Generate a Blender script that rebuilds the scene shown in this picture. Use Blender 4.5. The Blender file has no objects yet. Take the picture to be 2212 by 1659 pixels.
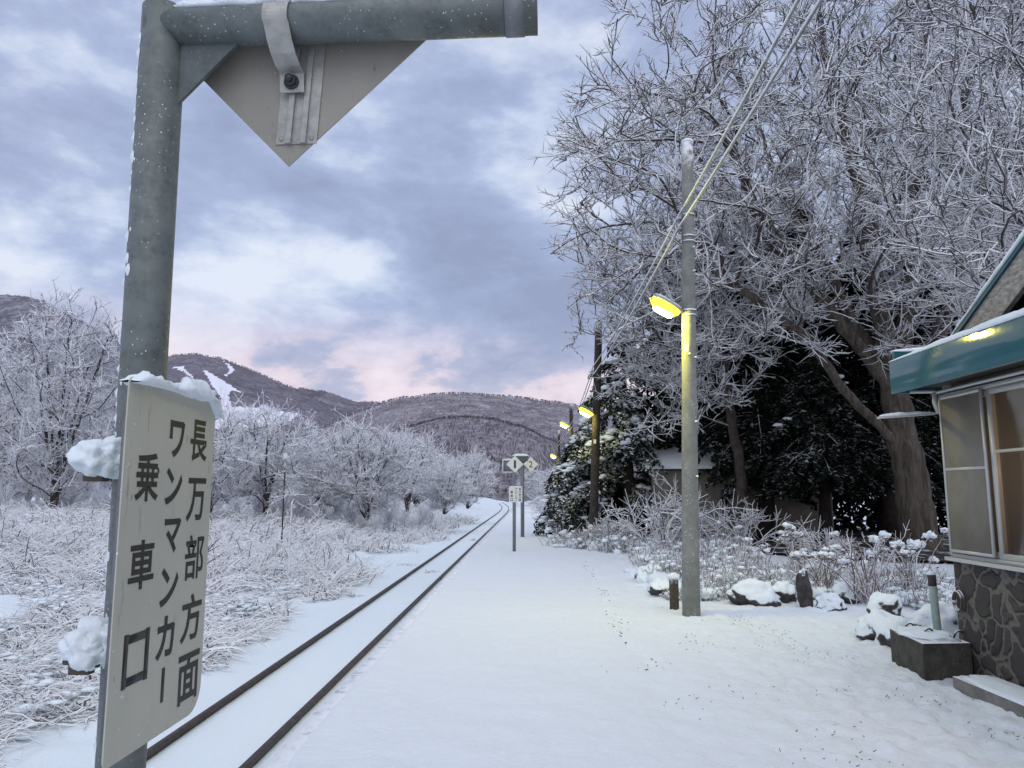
import bpy, bmesh, math, random
import numpy as np
from mathutils import Vector, Matrix, noise as mnoise

random.seed(7)
RNG = np.random.default_rng(11)
scn = bpy.context.scene
COL = scn.collection
R = math.radians
TAU = math.tau

# ------------------------------------------------------------------ camera model
FPX, CX, CY = 1661.0, 1106.0, 829.5
PITCH = R(8.0)
YAW = math.atan(35 / 1661 * math.cos(PITCH))
CAM = np.array([0, 0, 1.65])
FWD = np.array([-math.sin(YAW) * math.cos(PITCH), math.cos(YAW) * math.cos(PITCH), math.sin(PITCH)])
RGT = np.array([math.cos(YAW), math.sin(YAW), 0])
UPV = np.cross(RGT, FWD)


def _ray(u, v):
    return FWD + RGT * (u - CX) / FPX + UPV * (CY - v) / FPX


def atY(u, v, y):
    r = _ray(u, v)
    return CAM + r * (y / r[1])


def atX(u, v, x):
    r = _ray(u, v)
    return CAM + r * (x / r[0])


def atZ(u, v, z):
    r = _ray(u, v)
    return CAM + r * ((z - CAM[2]) / r[2])


cam_d = bpy.data.cameras.new('camera')
cam = bpy.data.objects.new('camera', cam_d)
COL.objects.link(cam)
m = Matrix((( RGT[0], UPV[0], -FWD[0], CAM[0]), (RGT[1], UPV[1], -FWD[1], CAM[1]), (RGT[2], UPV[2], -FWD[2], CAM[2]), (0, 0, 0, 1)))
cam.matrix_world = m
cam_d.sensor_width = 36
cam_d.lens = FPX / 2212 * 36
cam_d.clip_start = 0.05
cam_d.clip_end = 20000
scn.camera = cam

# ------------------------------------------------------------------ tags and linking


def tag(o, label=None, cat=None, group=None, kind=None):
    if label: o['label'] = label
    if cat: o['category'] = cat
    if group: o['group'] = group
    if kind: o['kind'] = kind
    return o


def empty(name, loc, label, cat, group=None, kind=None, rz=0):
    o = bpy.data.objects.new(name, None)
    COL.objects.link(o)
    o.location = Vector(loc)
    o.rotation_euler.z = rz
    o.empty_display_size = .1
    return tag(o, label, cat, group, kind)


def link(name, me, mat, parent=None, world=True):
    """links a mesh given in world coordinates under parent (an unrotated Empty or mesh)"""
    o = bpy.data.objects.new(name, me)
    COL.objects.link(o)
    if mat is not None:
        for mm in (mat if isinstance(mat, (list, tuple)) else [mat]):
            me.materials.append(mm)
    if parent is not None:
        o.parent = parent
        if world:
            off = Vector((0, 0, 0))
            p = parent
            while p is not None:
                off += p.location
                p = p.parent
            me.transform(Matrix.Translation(-off))
    return o


def mesh_np(name, V, F, smooth=True):
    """V (n,3); F list of arrays (m,3)/(m,4)"""
    me = bpy.data.meshes.new(name)
    V = np.ascontiguousarray(V, dtype=np.float32)
    if not isinstance(F, (list, tuple)): F = [F]
    F = [np.asarray(f, dtype=np.int32) for f in F if len(f)]
    me.vertices.add(len(V))
    me.vertices.foreach_set('co', V.ravel())
    tot = np.concatenate([np.full(len(f), f.shape[1], np.int32) for f in F])
    idx = np.concatenate([f.ravel() for f in F])
    me.loops.add(len(idx))
    me.loops.foreach_set('vertex_index', idx)
    me.polygons.add(len(tot))
    st = np.concatenate([[0], np.cumsum(tot)[:-1]]).astype(np.int32)
    me.polygons.foreach_set('loop_start', st)
    if smooth:
        me.polygons.foreach_set('use_smooth', np.ones(len(tot), bool))
    me.update(calc_edges=True)
    return me


class Geo:
    """collects vertices and faces"""
    def __init__(self):
        self.V = []; self.Q = []; self.T = []; self.n = 0

    def add(self, V, Q=None, T=None):
        V = np.asarray(V, float).reshape(-1, 3)
        if Q is not None and len(Q): self.Q.append(np.asarray(Q) + self.n)
        if T is not None and len(T): self.T.append(np.asarray(T) + self.n)
        self.V.append(V); self.n += len(V)

    def mesh(self, name, smooth=True):
        F = []
        if self.Q: F.append(np.concatenate(self.Q))
        if self.T: F.append(np.concatenate(self.T))
        return mesh_np(name, np.concatenate(self.V), F, smooth)


def frames(T):
    T = T / (np.linalg.norm(T, axis=-1, keepdims=True) + 1e-9)
    d = T.mean(axis=-2, keepdims=True)
    ref = np.where(np.abs(d[..., 2:3]) > .85 * np.linalg.norm(d, axis=-1, keepdims=True) , np.array([1., .2, 0]), np.array([0, 0, 1.]))
    A = np.cross(T, np.broadcast_to(ref, T.shape))
    A /= (np.linalg.norm(A, axis=-1, keepdims=True) + 1e-9)
    return A, np.cross(A, T)


def tubes(P, r, k=3, cap=False):
    """P (N,m,3) polylines, r (N,m) radii -> V, Q"""
    P = np.asarray(P, float); r = np.asarray(r, float)
    N, m, _ = P.shape
    T = np.gradient(P, axis=1)
    A, B = frames(T)
    ang = np.arange(k) * TAU / k + math.pi / 2
    ring = A[:, :, None, :] * np.cos(ang)[None, None, :, None] + B[:, :, None, :] * np.sin(ang)[None, None, :, None]
    V = P[:, :, None, :] + ring * r[:, :, None, None]
    idx = np.arange(N * m * k).reshape(N, m, k)
    a = idx[:, :-1, :]; b = np.roll(a, -1, axis=2); d = idx[:, 1:, :]; c = np.roll(d, -1, axis=2)
    Q = np.stack([a, b, c, d], -1).reshape(-1, 4)
    if cap:
        V = V.reshape(-1, 3)
        cen = np.concatenate([P[:, 0], P[:, -1]])
        base = len(V)
        V = np.concatenate([V, cen])
        T3 = []
        for i in range(N):
            for j in range(k):
                T3.append((base + i, idx[i, 0, (j + 1) % k], idx[i, 0, j]))
                T3.append((base + N + i, idx[i, -1, j], idx[i, -1, (j + 1) % k]))
        return V, Q, np.array(T3)
    return V.reshape(-1, 3), Q


def tube_geo(g, pts, rad, k=12):
    pts = np.asarray(pts, float)[None]
    rad = np.full(pts.shape[1], rad)[None] if np.isscalar(rad) else np.asarray(rad, float)[None]
    g.add(*tubes(pts, rad, k, cap=True))


def box_geo(g, lo, hi, rot=None, pivot=None):
    lo = np.minimum(lo, hi) if False else np.asarray(lo, float); hi = np.asarray(hi, float)
    c = np.array([[x, y, z] for z in (lo[2], hi[2]) for y in (lo[1], hi[1]) for x in (lo[0], hi[0])])
    g.add(c, [(0, 2, 3, 1), (4, 5, 7, 6), (0, 1, 5, 4), (2, 6, 7, 3), (0, 4, 6, 2), (1, 3, 7, 5)])


def bevel_mesh(me, w=.005, seg=2):
    bm = bmesh.new(); bm.from_mesh(me)
    bmesh.ops.bevel(bm, geom=list(bm.edges), offset=w, segments=seg, profile=.7, affect='EDGES', clamp_overlap=True)
    bm.to_mesh(me); bm.free()
    return me


def box(name, lo, hi, mat, parent=None, bev=.004):
    lo, hi = np.minimum(lo, hi), np.maximum(lo, hi)
    g = Geo(); box_geo(g, lo, hi)
    me = g.mesh(name, False)
    if bev: bevel_mesh(me, bev)
    return link(name, me, mat, parent)


def prism_mesh(name, poly, thick, smooth=False):
    """poly (n,3) planar polygon, extruded by vector thick"""
    bm = bmesh.new()
    vs = [bm.verts.new(Vector(p)) for p in poly]
    f = bm.faces.new(vs)
    e = bmesh.ops.extrude_face_region(bm, geom=[f])
    bmesh.ops.translate(bm, vec=Vector(thick), verts=[v for v in e['geom'] if isinstance(v, bmesh.types.BMVert)])
    bmesh.ops.recalc_face_normals(bm, faces=bm.faces)
    me = bpy.data.meshes.new(name); bm.to_mesh(me); bm.free()
    return me


def blob_mesh(name, c, rad, amp=.25, freq=2.0, sub=3, flat=None, seed=0):
    bm = bmesh.new()
    bmesh.ops.create_icosphere(bm, subdivisions=sub, radius=1)
    rad = Vector(rad) if not np.isscalar(rad) else Vector((rad,) * 3)
    off = Vector((seed * 3.7, seed * 1.3, seed * 7.1))
    for v in bm.verts:
        n = mnoise.noise(v.co * freq + off) * .65 + mnoise.noise(v.co * freq * 2.7 + off) * .35
        p = v.co * (1 + amp * n)
        if flat is not None and p.z < flat: p.z = flat + (p.z - flat) * .15
        v.co = Vector((p.x * rad.x, p.y * rad.y, p.z * rad.z)) + Vector(c)
    for f in bm.faces: f.smooth = True
    me = bpy.data.meshes.new(name); bm.to_mesh(me); bm.free()
    return me


def snow_ridge(name, pts, w, h, parent=None, mat=None, seed=0, n=None, k=9, amp=.3, freq=14., thin=None):
    """lumpy ridge of snow lying along a path; half-ellipse cross-section"""
    pts = np.asarray(pts, float)
    L = np.concatenate([[0], np.cumsum(np.linalg.norm(np.diff(pts, axis=0), axis=1))])
    n = n or max(10, int(L[-1] / max(w * .45, .01)))
    t = np.linspace(0, L[-1], n)
    P = np.stack([np.interp(t, L, pts[:, i]) for i in range(3)], 1)
    T = np.gradient(P, axis=0); T /= np.linalg.norm(T, axis=1, keepdims=True)
    S = np.cross(T, [0, 0, 1.]); S /= np.linalg.norm(S, axis=1, keepdims=True)
    ang = np.linspace(-.25, math.pi + .25, k)
    V = []
    for i in range(n):
        e = min(1, 4. * (min(i, n - 1 - i) + .15) / n) ** .5
        if thin is not None: e *= thin(t[i] / L[-1])
        for a in ang:
            q = Vector((P[i][0] * freq + seed, P[i][1] * freq + math.cos(a), P[i][2] * freq + math.sin(a) * 1.2))
            d = 1 + amp * mnoise.noise(q) + amp * .6 * mnoise.noise(q * 2.3)
            V.append(P[i] + S[i] * math.cos(a) * w * d * (.6 + .4 * e) + np.array([0, 0, 1.]) * math.sin(a) * h * d * e)
    idx = np.arange(n * k).reshape(n, k)
    Q = np.stack([idx[:-1, :-1], idx[:-1, 1:], idx[1:, 1:], idx[1:, :-1]], -1).reshape(-1, 4)
    b = np.stack([idx[:-1, -1], idx[:-1, 0], idx[1:, 0], idx[1:, -1]], -1)
    me = mesh_np(name, np.array(V), [np.concatenate([Q, b])])
    return link(name, me, mat or M_SNOW, parent)


# ------------------------------------------------------------------ materials
class NT:
    def __init__(self, name):
        self.m = bpy.data.materials.new(name); self.m.use_nodes = True
        self.t = self.m.node_tree; self.t.nodes.clear()
        self.out = self.t.nodes.new('ShaderNodeOutputMaterial')
        self.b = self.t.nodes.new('ShaderNodeBsdfPrincipled')
        self.l(self.b.outputs[0], self.out.inputs[0])

    def l(self, a, b): self.t.links.new(a, b)

    def node(self, kind, **kw):
        n = self.t.nodes.new(kind)
        for k, v in kw.items():
            if k in n.inputs.keys(): self.put(n.inputs[k], v)
            else: setattr(n, k, v)
        return n

    def put(self, s, v):
        if isinstance(v, bpy.types.NodeSocket): self.l(v, s)
        else:
            if hasattr(s.default_value, '__len__') and not np.isscalar(v) and len(v) == 3 and len(s.default_value) == 4: v = (*v, 1)
            s.default_value = v

    def set(self, **kw):
        for k, v in kw.items(): self.put(self.b.inputs[k.replace('_', ' ')], v)
        return self

    def coord(self, which='Object', scale=None):
        tc = self.node('ShaderNodeTexCoord')
        o = tc.outputs[which]
        if scale is not None:
            mp = self.node('ShaderNodeMapping'); self.l(o, mp.inputs[0]); mp.inputs['Scale'].default_value = scale
            o = mp.outputs[0]
        return o

    def pos(self, scale=None):
        g = self.node('ShaderNodeNewGeometry'); o = g.outputs['Position']
        if scale is not None:
            mp = self.node('ShaderNodeMapping'); self.l(o, mp.inputs[0]); mp.inputs['Scale'].default_value = scale
            o = mp.outputs[0]
        return o

    def noise(self, v, scale, detail=4, rough=.55, dist=0):
        n = self.node('ShaderNodeTexNoise'); self.l(v, n.inputs['Vector'])
        n.inputs['Scale'].default_value = scale; n.inputs['Detail'].default_value = detail
        n.inputs['Roughness'].default_value = rough; n.inputs['Distortion'].default_value = dist
        return n.outputs['Fac']

    def vor(self, v, scale, feature='F1', out='Distance'):
        n = self.node('ShaderNodeTexVoronoi', feature=feature); self.l(v, n.inputs['Vector'])
        n.inputs['Scale'].default_value = scale
        return n.outputs[out]

    def math(self, op, a, b=None, clamp=False):
        n = self.node('ShaderNodeMath', operation=op, use_clamp=clamp)
        self.put(n.inputs[0], a)
        if b is not None: self.put(n.inputs[1], b)
        return n.outputs[0]

    def map(self, v, a, b, c=0., d=1., smooth=True):
        n = self.node('ShaderNodeMapRange'); n.interpolation_type = 'SMOOTHSTEP' if smooth else 'LINEAR'
        self.put(n.inputs[0], v)
        for i, x in enumerate((a, b, c, d)): self.put(n.inputs[i + 1], x)
        return n.outputs[0]

    def mix(self, f, a, b):
        n = self.node('ShaderNodeMix', data_type='RGBA')
        self.put(n.inputs[0], f); self.put(n.inputs[6], a); self.put(n.inputs[7], b)
        return n.outputs[2]

    def ramp(self, f, stops):
        n = self.node('ShaderNodeValToRGB'); self.l(f, n.inputs[0])
        e = n.color_ramp.elements
        while len(e) < len(stops): e.new(.5)
        for s, (p, c) in zip(e, stops): s.position = p; s.color = (*c, 1)
        return n.outputs[0]

    def bump(self, h, strength=.3, dist=.02):
        n = self.node('ShaderNodeBump'); self.l(h, n.inputs['Height'])
        n.inputs['Strength'].default_value = strength; n.inputs['Distance'].default_value = dist
        self.l(n.outputs[0], self.b.inputs['Normal'])
        return self

    def up(self):
        g = self.node('ShaderNodeNewGeometry')
        s = self.node('ShaderNodeSeparateXYZ'); self.l(g.outputs['Normal'], s.inputs[0])
        return s.outputs[2]


def mat(name, col, rough=.6, metal=0., **kw):
    n = NT(name); n.set(Base_Color=col, Roughness=rough, Metallic=metal)
    return n


SNOWC = (.78, .845, .885)


def snow_mat(name, col=SNOWC, s=18., bs=.35):
    n = NT(name)
    v = n.pos()
    a = n.noise(v, s, 5, .6); b = n.noise(v, s * 7, 3, .6)
    h = n.math('ADD', n.math('MULTIPLY', a, .75), n.math('MULTIPLY', b, .25))
    n.set(Base_Color=col, Roughness=.72, Specular_IOR_Level=.25).bump(h, bs, .03)
    return n.m


M_SNOW = snow_mat('snow')
M_SNOW_SOFT = snow_mat('fluffy_snow', SNOWC, 90., .25)


def bark_snow(name, bark, lo=-.35, hi=.3, snow=(.80, .81, .86), nz=.5, scale=9., rough=.85, bark2=None):
    """bark (or leaf) carrying snow on its upward faces"""
    n = NT(name)
    v = n.pos()
    f = n.math('ADD', n.up(), n.math('MULTIPLY', n.math('SUBTRACT', n.noise(v, scale, 3), .5), nz))
    f = n.map(f, lo, hi)
    c = bark
    if bark2 is not None:
        c = n.mix(n.map(n.noise(v, scale * .5, 4), .35, .65), bark, bark2)
    n.set(Base_Color=n.mix(f, c, snow), Roughness=rough, Specular_IOR_Level=.2)
    return n.m


M_TWIG = bark_snow('snowy_twig', (.06, .048, .045), -.8, .04, (.84, .855, .885), .6)
M_LIMB = bark_snow('snow_topped_limb', (.05, .04, .037), -.05, .4, (.84, .855, .885), .7, 9., bark2=(.08, .065, .06))
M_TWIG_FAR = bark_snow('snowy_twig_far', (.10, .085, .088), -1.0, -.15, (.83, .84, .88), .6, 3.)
M_BARK = bark_snow('dark_bark', (.05, .04, .036), .35, .75, (.8, .81, .86), .9, 14., bark2=(.085, .07, .062))
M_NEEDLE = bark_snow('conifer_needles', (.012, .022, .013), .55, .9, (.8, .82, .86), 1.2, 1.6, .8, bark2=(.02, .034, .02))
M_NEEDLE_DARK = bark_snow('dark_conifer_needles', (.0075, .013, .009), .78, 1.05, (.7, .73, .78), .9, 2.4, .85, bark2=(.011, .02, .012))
M_GRASS = bark_snow('snowy_dry_grass', (.23, .165, .14), -.8, .0, (.85, .865, .89), .9, 5., .8, bark2=(.11, .085, .08))
M_STALK = bark_snow('snowy_brown_stalk', (.17, .12, .085), -.35, .35, (.82, .83, .88), .8, 20., .8)


def galv(name, c1, c2, metal=.35, rough=.5, spots=.5, sc=1.):
    n = NT(name)
    v = n.coord('Object')
    a = n.noise(n.coord('Object', (1, 1, 1.3)), 13 * sc, 2, .45, .4); b = n.noise(v, 70 * sc, 3); vo = n.vor(v, 22 * sc, out='Color')
    sp = n.node('ShaderNodeSeparateColor'); n.l(vo, sp.inputs[0])
    f = n.math('ADD', n.math('MULTIPLY', a, .9), n.math('MULTIPLY', sp.outputs[0], .10))
    col = n.mix(n.map(f, .3, .72), c1, c2)
    # frozen flecks of snow
    fl = n.vor(n.coord('Object', (1, 1, .8)), 75 * sc)
    gate = n.map(n.noise(v, 6, 3), .42, .62)
    k = n.math('MULTIPLY', n.map(fl, .16, .1), gate)
    k = n.math('MULTIPLY', k, spots)
    col = n.mix(k, col, (.75, .78, .82))
    col = n.mix(n.math('MULTIPLY', n.map(n.vor(v, 60 * sc), .25, .6), .4), col, c2)
    n.set(Base_Color=col, Roughness=n.map(b, .3, .7, rough - .08, rough + .15), Metallic=metal).bump(b, .06, .004)
    return n.m


M_GALV = galv('galvanised_steel', (.095, .112, .107), (.155, .178, .168), .12, .52, 1.)
M_GALV_L = galv('pale_zinc', (.30, .30, .275), (.42, .42, .385), .25, .45, .15, 2.)
M_GALV_D = galv('grey_post_steel', (.14, .15, .165), (.2, .21, .22), .2, .6, .2)


def plate(name, c, c2, stain, specks=1.):
    n = NT(name)
    v = n.coord('Object')
    col = n.mix(n.map(n.noise(v, 3.5, 5, .6), .3, .7), c, c2)
    st = n.map(n.noise(n.coord('Object', (14, 14, 2.2)), 3., 5, .65), .60, .74)
    col = n.mix(n.math('MULTIPLY', st, .7), col, stain)
    spot = n.math('MULTIPLY', n.map(n.vor(n.coord('Object', (1, 1, .45)), 26), .12, .07), n.map(n.noise(v, 7, 2), .48, .6))
    col = n.mix(n.math('MULTIPLY', spot, .8), col, stain)
    sn = n.math('MULTIPLY', n.map(n.vor(v, 38), .11, .07), n.map(n.noise(v, 4.3, 2), .5, .6))
    col = n.mix(n.math('MULTIPLY', sn, specks), col, (.8, .83, .86))
    n.set(Base_Color=col, Roughness=.5, Specular_IOR_Level=.35).bump(n.noise(v, 60, 3), .05, .003)
    return n.m


M_BOARD = plate('weathered_cream_board', (.50, .50, .42), (.44, .445, .385), (.22, .215, .18))
M_BACK = plate('grey_brown_plate_back', (.315, .30, .255), (.265, .25, .215), (.13, .115, .09), .6)
M_WHITE = plate('white_sign_plate', (.74, .75, .68), (.66, .68, .60), (.4, .39, .33), .3)


def ink(name):
    n = NT(name); v = n.coord('Object')
    f = n.map(n.noise(v, 60, 4, .7), .68, .78)
    n.set(Base_Color=n.mix(f, (.012, .013, .015), (.28, .28, .25)), Roughness=.55)
    return n.m


M_INK = ink('black_lettering')
M_BOLT = mat('dark_bolt', (.06, .065, .065), .5, .5).m
M_RUST = mat('rusty_wood', (.09, .07, .05), .85).m


def concrete(name, c1, c2, snow=.0, sc=1., lo=.4, hi=.8):
    n = NT(name); v = n.coord('Object')
    a = n.noise(v, 6 * sc, 6, .6); b = n.noise(v, 60 * sc, 3)
    col = n.mix(n.map(a, .3, .7), c1, c2)
    if snow:
        g = n.node('ShaderNodeNewGeometry')
        fl = n.vor(v, 30 * sc)
        f = n.math('MULTIPLY', n.map(fl, .22, .12), n.map(n.noise(v, 3.1, 3), .46, .62))
        up = n.map(n.math('ADD', n.up(), n.math('MULTIPLY', n.math('SUBTRACT', n.noise(v, 9 * sc, 4), .5), 1.)), lo, hi)
        f = n.math('MAXIMUM', n.math('MULTIPLY', f, snow), up)
        col = n.mix(f, col, (.8, .82, .86))
    n.set(Base_Color=col, Roughness=.85, Specular_IOR_Level=.25).bump(n.math('ADD', a, n.math('MULTIPLY', b, .5)), .25, .012)
    return n.m


M_CONC = concrete('pole_concrete', (.185, .19, .17), (.26, .265, .24), 1.)
M_CONC_D = concrete('damp_concrete', (.045, .042, .036), (.085, .08, .068), .15, 1.5)
M_CONC_M = concrete('grey_concrete', (.16, .155, .14), (.23, .225, .2), .5, 1.5)
M_WOODP = concrete('dark_wood_pole', (.035, .028, .024), (.065, .052, .045), .5, 2.)

# ------------------------------------------------------------------ world and light
SUN_EL, SUN_AZ = R(56), R(172)   # very soft light through the cloud, from high behind the viewer
w = bpy.data.worlds.new('World'); scn.world = w; w.use_nodes = True
nt = w.node_tree; nt.nodes.clear()


class WN(NT):
    def __init__(self, t): self.t = t


W = WN(nt)
wo = nt.nodes.new('ShaderNodeOutputWorld')
sky = W.node('ShaderNodeTexSky', sky_type='NISHITA'); sky.sun_disc = False
sky.sun_elevation = SUN_EL; sky.sun_rotation = SUN_AZ
bg1 = W.node('ShaderNodeBackground', Strength=.07); W.l(sky.outputs[0], bg1.inputs[0])
gen = W.coord('Generated')
sx = W.node('ShaderNodeSeparateXYZ'); W.l(gen, sx.inputs[0])
zc = W.math('MAXIMUM', sx.outputs[2], 0.0)
den = W.math('ADD', zc, .30)
cx_ = W.math('DIVIDE', sx.outputs[0], den); cy_ = W.math('DIVIDE', sx.outputs[1], den)
cmb = W.node('ShaderNodeCombineXYZ'); W.l(cx_, cmb.inputs[0]); W.l(cy_, cmb.inputs[1])


def clouds(scale, loc, detail=7, rough=.55, dist=.5):
    mp = W.node('ShaderNodeMapping'); W.l(cmb.outputs[0], mp.inputs[0]); mp.inputs['Location'].default_value = loc
    mp.inputs['Scale'].default_value = (1., .8, 1)
    return W.noise(mp.outputs[0], scale, detail, rough, dist)


def puff(scale, loc, sq=(1., 1., 2.1), detail=10, rough=.60, dist=.08):
    mp = W.node('ShaderNodeMapping'); W.l(gen, mp.inputs[0]); mp.inputs['Location'].default_value = loc; mp.inputs['Scale'].default_value = sq
    return W.noise(mp.outputs[0], scale, detail, rough, dist)


c1 = puff(4.6, (3.1, 1.7, .4)); c2 = puff(1.7, (7.3, 2.2, 4), detail=5); c3 = clouds(1.2, (1.1, .7, 2), 7, .55, .3)
cov = W.math('ADD', W.math('ADD', W.math('MULTIPLY', c1, .74), W.math('MULTIPLY', c2, .16)), W.math('MULTIPLY', c3, .10))
# thinner cloud low in front (where the sun is about to rise) and a few thick banks


def toward(u, v, a, b):
    d = _ray(u, v); d = d / np.linalg.norm(d)
    dp = W.node('ShaderNodeVectorMath', operation='DOT_PRODUCT'); W.l(gen, dp.inputs[0]); dp.inputs[1].default_value = d
    return W.map(dp.outputs['Value'], math.cos(R(a)), math.cos(R(b)))


for (u, v_, a, b, k_) in ((560, 520, 6, .5, -.045), (650, 590, 6, 1, -.04), (790, 625, 6, 1, -.045), (450, 590, 5, 1, -.03), (60, 400, 8, 1, -.03), (130, 500, 6, 1, -.03), (20, 520, 4, .5, -.03), (420, 700, 5, 1, -.03),
                          (700, 690, 6, 1, .05), (960, 560, 9, 2, .055), (1150, 650, 7, 2, .03), (180, 600, 5, 1, .045), (560, 420, 6, 2, .03), (900, 300, 12, 3, .02), (1150, 120, 12, 2, -.03), (800, 120, 12, 3, -.02)):
    cov = W.math('ADD', cov, W.math('MULTIPLY', toward(u, v_, a, b), k_))
low = W.map(sx.outputs[2], .06, .17, 1., 0.)
cov = W.math('SUBTRACT', cov, W.math('MULTIPLY', low, .065))
ccol = W.ramp(cov, [(.35, (.72, .78, .90)), (.42, (.55, .63, .81)), (.475, (.41, .49, .70)), (.54, (.345, .415, .61)), (.63, (.295, .35, .52))])
pink = W.ramp(cov, [(.42, (.86, .77, .84)), (.485, (.76, .66, .75)), (.525, (.49, .505, .66)), (.60, (.35, .40, .57))])
pm = W.map(sx.outputs[2], .13, .25, 1., 0.)
ccol = W.mix(pm, ccol, pink)
# a faint lilac cast in the cloud away from the bright gap
lil = W.map(c2, .42, .62)
ccol = W.mix(W.math('MULTIPLY', lil, .16), ccol, (.42, .40, .55))
bg2 = W.node('ShaderNodeBackground', Strength=1.0); W.l(ccol, bg2.inputs[0])
ms = W.node('ShaderNodeMixShader', Fac=.95); W.l(bg1.outputs[0], ms.inputs[1]); W.l(bg2.outputs[0], ms.inputs[2])
W.l(ms.outputs[0], wo.inputs[0])

sl = bpy.data.lights.new('sun', 'SUN'); sl.energy = 1.25; sl.angle = R(75); sl.color = (1, .985, .96)
so = bpy.data.objects.new('sun', sl); COL.objects.link(so)
sd = Vector((math.sin(SUN_AZ) * math.cos(SUN_EL), math.cos(SUN_AZ) * math.cos(SUN_EL), math.sin(SUN_EL)))
so.rotation_euler = sd.to_track_quat('Z', 'Y').to_euler()
scn.view_settings.view_transform = 'Standard'
scn.view_settings.look = 'None'
scn.view_settings.gamma = 1
scn.view_settings.exposure = 0.14

# ------------------------------------------------------------------ terrain
def nz2(x, y, s, seed=0.):
    return mnoise.noise(Vector((x * s + seed, y * s - seed, seed * .37)))


def smooth(a, b, t):
    t = np.clip((t - a) / (b - a), 0, 1); return t * t * (3 - 2 * t)


def field_h(x, y):
    l = -1.04 + 1.10 * smooth(-6., -20, x) + .55 * smooth(-20, -40, x) + .5 * smooth(30, 90, y) * smooth(-5.5, -12, x)
    r = 1.03 * smooth(-1.4, 3., x)
    base = l + (r if not np.isscalar(r) else r)
    return base


def grid_mesh(name, xs, ys, hfun):
    X, Y = np.meshgrid(xs, ys)
    Z = np.empty_like(X)
    for j in range(X.shape[0]):
        for i in range(X.shape[1]): Z[j, i] = hfun(X[j, i], Y[j, i])
    ny, nx = X.shape
    idx = np.arange(nx * ny).reshape(ny, nx)
    Q = np.stack([idx[:-1, :-1], idx[:-1, 1:], idx[1:, 1:], idx[1:, :-1]], -1).reshape(-1, 4)
    return mesh_np(name, np.stack([X, Y, Z], -1).reshape(-1, 3), Q)


def fh(x, y):
    h = float(field_h(x, y))
    a = smooth(-4.6, -6.5, x)
    q_ = float(smooth(-4.2, -5.0, x))
    h += .035 * nz2(x, y, 1.7, 1) * (.12 + .88 * q_ + 3 * a) + .012 * nz2(x, y, 6., 2) * (.45 + .55 * q_)
    if x < -6: h += .22 * a * nz2(x, y, .35, 5)
    return h


xs = np.concatenate([-400 + 370 * np.linspace(0, 1, 26) ** .6, np.linspace(-29, -8, 60), np.linspace(-7.8, -1.5, 90), np.linspace(-1.3, 6, 30), 6 + 400 * np.linspace(.02, 1, 30) ** 1.8])
ys = np.concatenate([np.linspace(-8, 3, 8), 3 + 57 * np.linspace(0.01, 1, 230) ** 1.6, 60 + 640 * np.linspace(.02, 1, 50) ** 1.8])
M_FIELD = snow_mat('field_snow', SNOWC, 20., .7)
tag(link('snow_field', grid_mesh('snow_field', xs, ys, fh), M_FIELD), kind='structure')

# platform: a raised slab with a snow top and a bare coping edge
foot = []
pth = [atZ(u, v, 0)[:2] for u, v in ((1262, 1205), (1275, 1240), (1300, 1285), (1335, 1345), (1370, 1400), (1400, 1430), (1440, 1500), (1490, 1590))]
for i in range(len(pth) - 1):
    a, b = np.array(pth[i]), np.array(pth[i + 1]); L = np.linalg.norm(b - a)
    for s in np.arange(0, 1, .33 / L):
        p = a + (b - a) * s; foot.append((p[0] + random.uniform(-.09, .09), p[1] + random.uniform(-.05, .05), random.uniform(.022, .042)))
FOOT = np.array(foot)


def ph(x, y):
    h = .018 * nz2(x, y, 1.1, 3) + .013 * nz2(x, y, 3.7, 4) + .010 * nz2(x, y, 11., 6) + .006 * nz2(x, y, 24., 9)
    r = float(smooth(.8, 2.6, x))
    h += r * (.034 * nz2(x, y, 5.3, 8) + .030 * nz2(x, y, 12., 12) + .012 * nz2(x, y, 26., 14))
    d2 = ((FOOT[:, 0] - x) / .075) ** 2 + ((FOOT[:, 1] - y) / .13) ** 2
    near = d2 < 6
    if near.any(): h -= float((FOOT[near, 2] * np.exp(-d2[near])).sum())
    # shallow wheel or sledge groove beside the prints
    e = float(smooth(-1.49, -1.55, x + .03 * nz2(x, y, 2.3, 21) + .015 * nz2(x, y, 9., 22)))
    return h - .05 * e


xs = np.concatenate([np.linspace(-1.58, 5.2, 154), 5.2 + 50 * np.linspace(.01, 1, 30) ** 1.6])
ys = np.concatenate([np.linspace(-6, 3.6, 12), 3.7 * np.exp(np.linspace(0, math.log(125 / 3.7), 520))])
M_PLAT = snow_mat('platform_snow', (.79, .835, .875), 22., .8)
pf = tag(link('platform_snow', grid_mesh('platform_snow', xs, ys, ph), M_PLAT), kind='structure')
n = NT('thin_snow_on_coping')
v = n.pos()
f = n.map(n.noise(v, 7, 6, .7), .30, .52)
n.set(Base_Color=n.mix(f, (.42, .43, .43), (.74, .77, .80)), Roughness=.7).bump(n.noise(v, 40, 4), .3, .01)
g = Geo()
box_geo(g, (-1.645, -6, -.16), (-1.42, 125, -.026))
box_geo(g, (-1.60, -6, -1.4), (-1.45, 125, -.162))
tag(link('platform_edge', g.mesh('platform_edge', False), [n.m]), kind='structure')

# wide base sheet that reaches to the horizon
g = Geo(); g.add([(-9000, -300, -1.6), (9000, -300, -1.6), (9000, 12000, -1.6), (-9000, 12000, -1.6)], [(0, 1, 2, 3)])
tag(link('ground', g.mesh('ground'), snow_mat('distant_snow', (.6, .6, .66), .2, .2)), kind='structure')

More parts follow.
